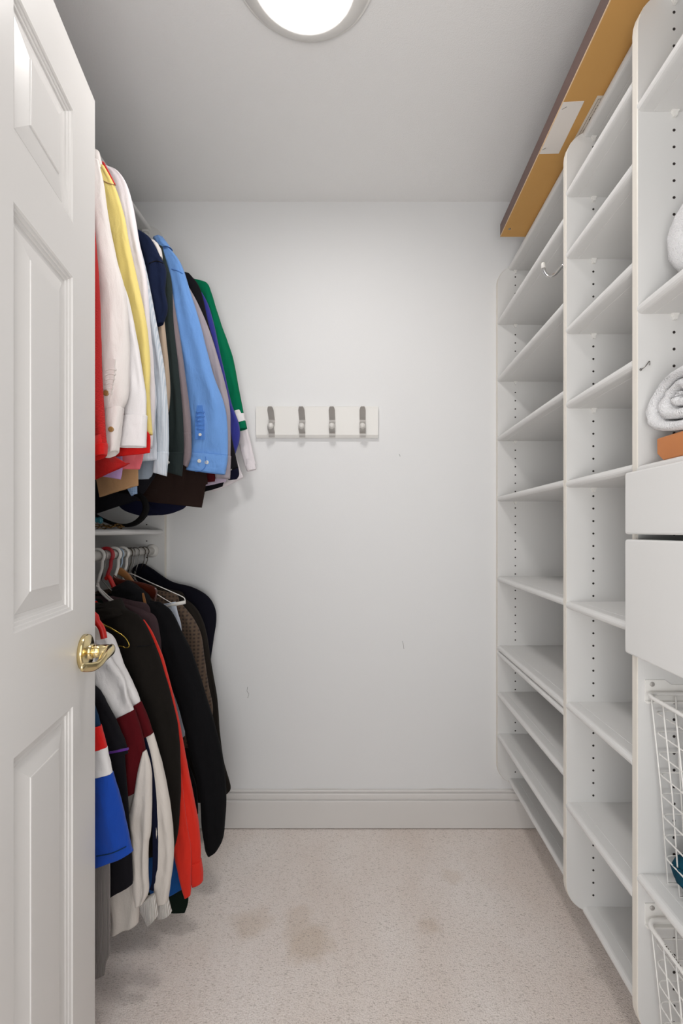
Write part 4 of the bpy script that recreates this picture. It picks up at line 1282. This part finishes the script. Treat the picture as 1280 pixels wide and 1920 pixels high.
for (y, mk, r, lab, tw) in ((1.500, 'steel', .0015, 'thin steel wire hanger between the white and red hooks', False),
                           (1.5765, 'plwhite', .0052, 'white plastic hook just right of the red one on the lower rod', False),
                           (1.632, 'plwhite', .0048, 'white plastic hook beside the pale blue one on the lower rod', False),
                           (1.690, 'steel', .0016, 'steel hanger hook with a twisted neck, nearer of two', True)):
    g = empty('hanger', (RX, y, RL), lab, 'hanger')
    wire_hook(g, y, RL, M[mk], r, .088 if mk == 'plwhite' else .075, twist=tw)
    arms(g, y, [(RX, y, RL - (.088 if mk == 'plwhite' else .075)), (RX + .035, y, RL - .112), (RX + .09, y, RL - .150)], r, M[mk])
garment('trousers', 'pale blue-grey trousers hung over the white tube hanger', 'trousers', 1.622, RL, group=LO, body_mat=K['ltgrey'], t=.016,
  body=[(270, 1139, 329.5, 1128), (272, 1150, 333, 1146), (280, 1200, 341, 1180), (286, 1300, 344, 1260), (290, 1420, 346, 1380)])
g = empty('hanger', (RX, 1.622, RL), 'white tube trouser hanger sticking out over the pale trousers', 'hanger')
wire_hook(g, 1.668, RL, M['darkwire'], .0016, .072)
arms(g, 1.622, [(RX, 1.668, RL - .072), P(247, 1076, 1.64), P(286, 1094, 1.622), P(318, 1108, 1.622), P(342, 1119, 1.622), P(346.5, 1124, 1.622), P(346.5, 1130, 1.622), P(344, 1132, 1.622)], .0017, M['plwhite'])
arms(g, 1.622, [P(285, 1108, 1.612), P(305, 1121, 1.612), P(322, 1131, 1.614)], .0015, M['plwhite'])
obj('tube_bar', tube([P(270, 1146, 1.622), P(331, 1132.5, 1.622), P(347, 1129, 1.622)], .0062, 14), M['plwhite'], g, smooth=True)
garment('blazer', 'brown plaid blazer between the black coat and dark olive coat', 'jacket', 1.690, RL, .93, .35, body_mat=K['plaid'], group=LO, t=.028,
  hem=[(260, 1300, 372, 1300), (280, 1400, 380, 1400)], pieces=[
  ('sleeve', [(300, 1112, 328, 1124), (315, 1130, 347, 1140), (325, 1155, 366, 1166), (335, 1190, 377, 1192), (345, 1240, 382, 1235), (355, 1290, 390, 1284), (365, 1325, 398, 1322), (380, 1348, 398, 1342)], K['plaid'], {'t': .036})])
g = empty('hanger', (RX, 1.722, RL), 'steel hanger hook with a twisted neck, farther of two', 'hanger')
wire_hook(g, 1.722, RL, M['steel'], .0016, .078, twist=True)
arms(g, 1.722, [(RX, 1.722, RL - .078), (RX + .06, 1.712, RL - .112), (RX + .12, 1.712, RL - .142)], .0016, M['darkwire'])
garment('coat', 'dark olive-black coat next to the garment bag', 'coat', 1.750, RL, .93, .3, body_mat=K['olive'], group=LO, t=.028,
  hem=[(280, 1300, 390, 1300), (300, 1500, 405, 1500)], pieces=[
  ('sleeve', [(310, 1110, 336, 1116), (330, 1130, 362, 1134), (345, 1155, 378, 1158), (355, 1190, 388, 1192), (365, 1240, 395, 1238), (375, 1310, 407, 1308), (382, 1370, 411, 1368), (390, 1430, 419, 1428), (396, 1470, 432, 1474), (410, 1498, 428, 1486)], K['olive'], {'t': .036})])
garment('garment_bag', 'black suit bag with rounded shoulders at the far end of the lower rod', 'bag', 1.808, RL, group=LO, body_mat=K['bag'], t=.038,
  body=[(258, 1058, 268, 1056), (250, 1064, 285, 1066), (235, 1082, 322, 1090), (215, 1100, 362, 1101), (200, 1120, 390, 1118), (195, 1140, 403, 1140), (193, 1165, 405, 1164), (196, 1200, 400, 1200), (200, 1250, 395, 1250), (205, 1350, 398, 1350), (210, 1450, 402, 1450)])
for (y, lab) in ((1.796, 'thin dark hook over the suit bag, nearest the rod flange'), (1.768, 'dark wire hook second from the rod flange')):
    g = empty('hanger', (RX, y, RL), lab, 'hanger')
    wire_hook(g, y, RL, M['darkwire'], .0014, .066)

# ---------- belt and trinkets on the middle shelf
def belt():
    c = Vector((-.893, 1.42, 0))
    pts = [P(150, 938, 1.38), P(165, 956, 1.38), P(190, 973, 1.38), P(222, 984, 1.38), P(246, 984, 1.38), P(264, 973, 1.38), P(273, 957, 1.38), P(272, 942, 1.38), P(263, 930, 1.38), P(246, 924, 1.38), P(225, 922, 1.38)]
    c3 = spline(pts, 6)
    V, Fc, N = [], [], len(c3)
    for i, p in enumerate(c3):
        d = (c3[min(i + 1, N - 1)] - c3[max(i - 1, 0)]).normalized()
        nr = Vector((d.z, 0, -d.x)).normalized()
        sl = Vector((0, .022, 0)) + nr * .002
        for a, b in ((-1, -1), (1, -1), (1, 1), (-1, 1)):
            V.append(p + sl * a * .5 + nr * .004 * b)
    for i in range(N - 1):
        for k in range(4):
            Fc.append((i * 4 + k, i * 4 + (k + 1) % 4, (i + 1) * 4 + (k + 1) % 4, (i + 1) * 4 + k))
    Fc += [(0, 1, 2, 3), tuple(N * 4 - 1 - k for k in range(4))]
    return V, Fc
tag(obj('belt', belt(), M['black_leather'], smooth=True, origin=(-.75, 1.38, 1.166)), 'looped black leather belt resting on the shelf between the two rods', 'belt')
g = empty('necklace', P(190, 985, 1.30) * 1.0, 'teal and gold beaded jewellery on the middle shelf beside the door edge', 'jewellery')
M['goldchain'] = mat('old_gold', '#6a5230', 0.35, metal=1.0)
M['tealbead'] = mat('teal_bead', '#175a66', 0.25)
random.seed(21)
for i in range(7):
    p = Vector((-.735 - .075 + random.uniform(-.02, .02), 1.36 + random.uniform(-.05, .03), 1.1725 + .006 * (i % 3)))
    obj('bead', lathe([(.001, -.007), (.005, -.005), (.0072, 0), (.005, .005), (.001, .007)], P(184 + random.uniform(-3, 4), 974 + random.uniform(-2, 5), 1.30), (0, 0, 1), 12), M['tealbead'], g, smooth=True)
for i in range(12):
    x = 182 + i * 4.2
    c = P(x, 988 + random.uniform(-3.5, 1.5), 1.30)
    obj('link', tube([c + Vector((.0065 * cos(a), .006 * sin(a), .0035 * sin(a + i))) for a in [2 * pi * k / 10 for k in range(10)]], 0.0014, 6, closed=True), M['goldchain'], g, smooth=True)
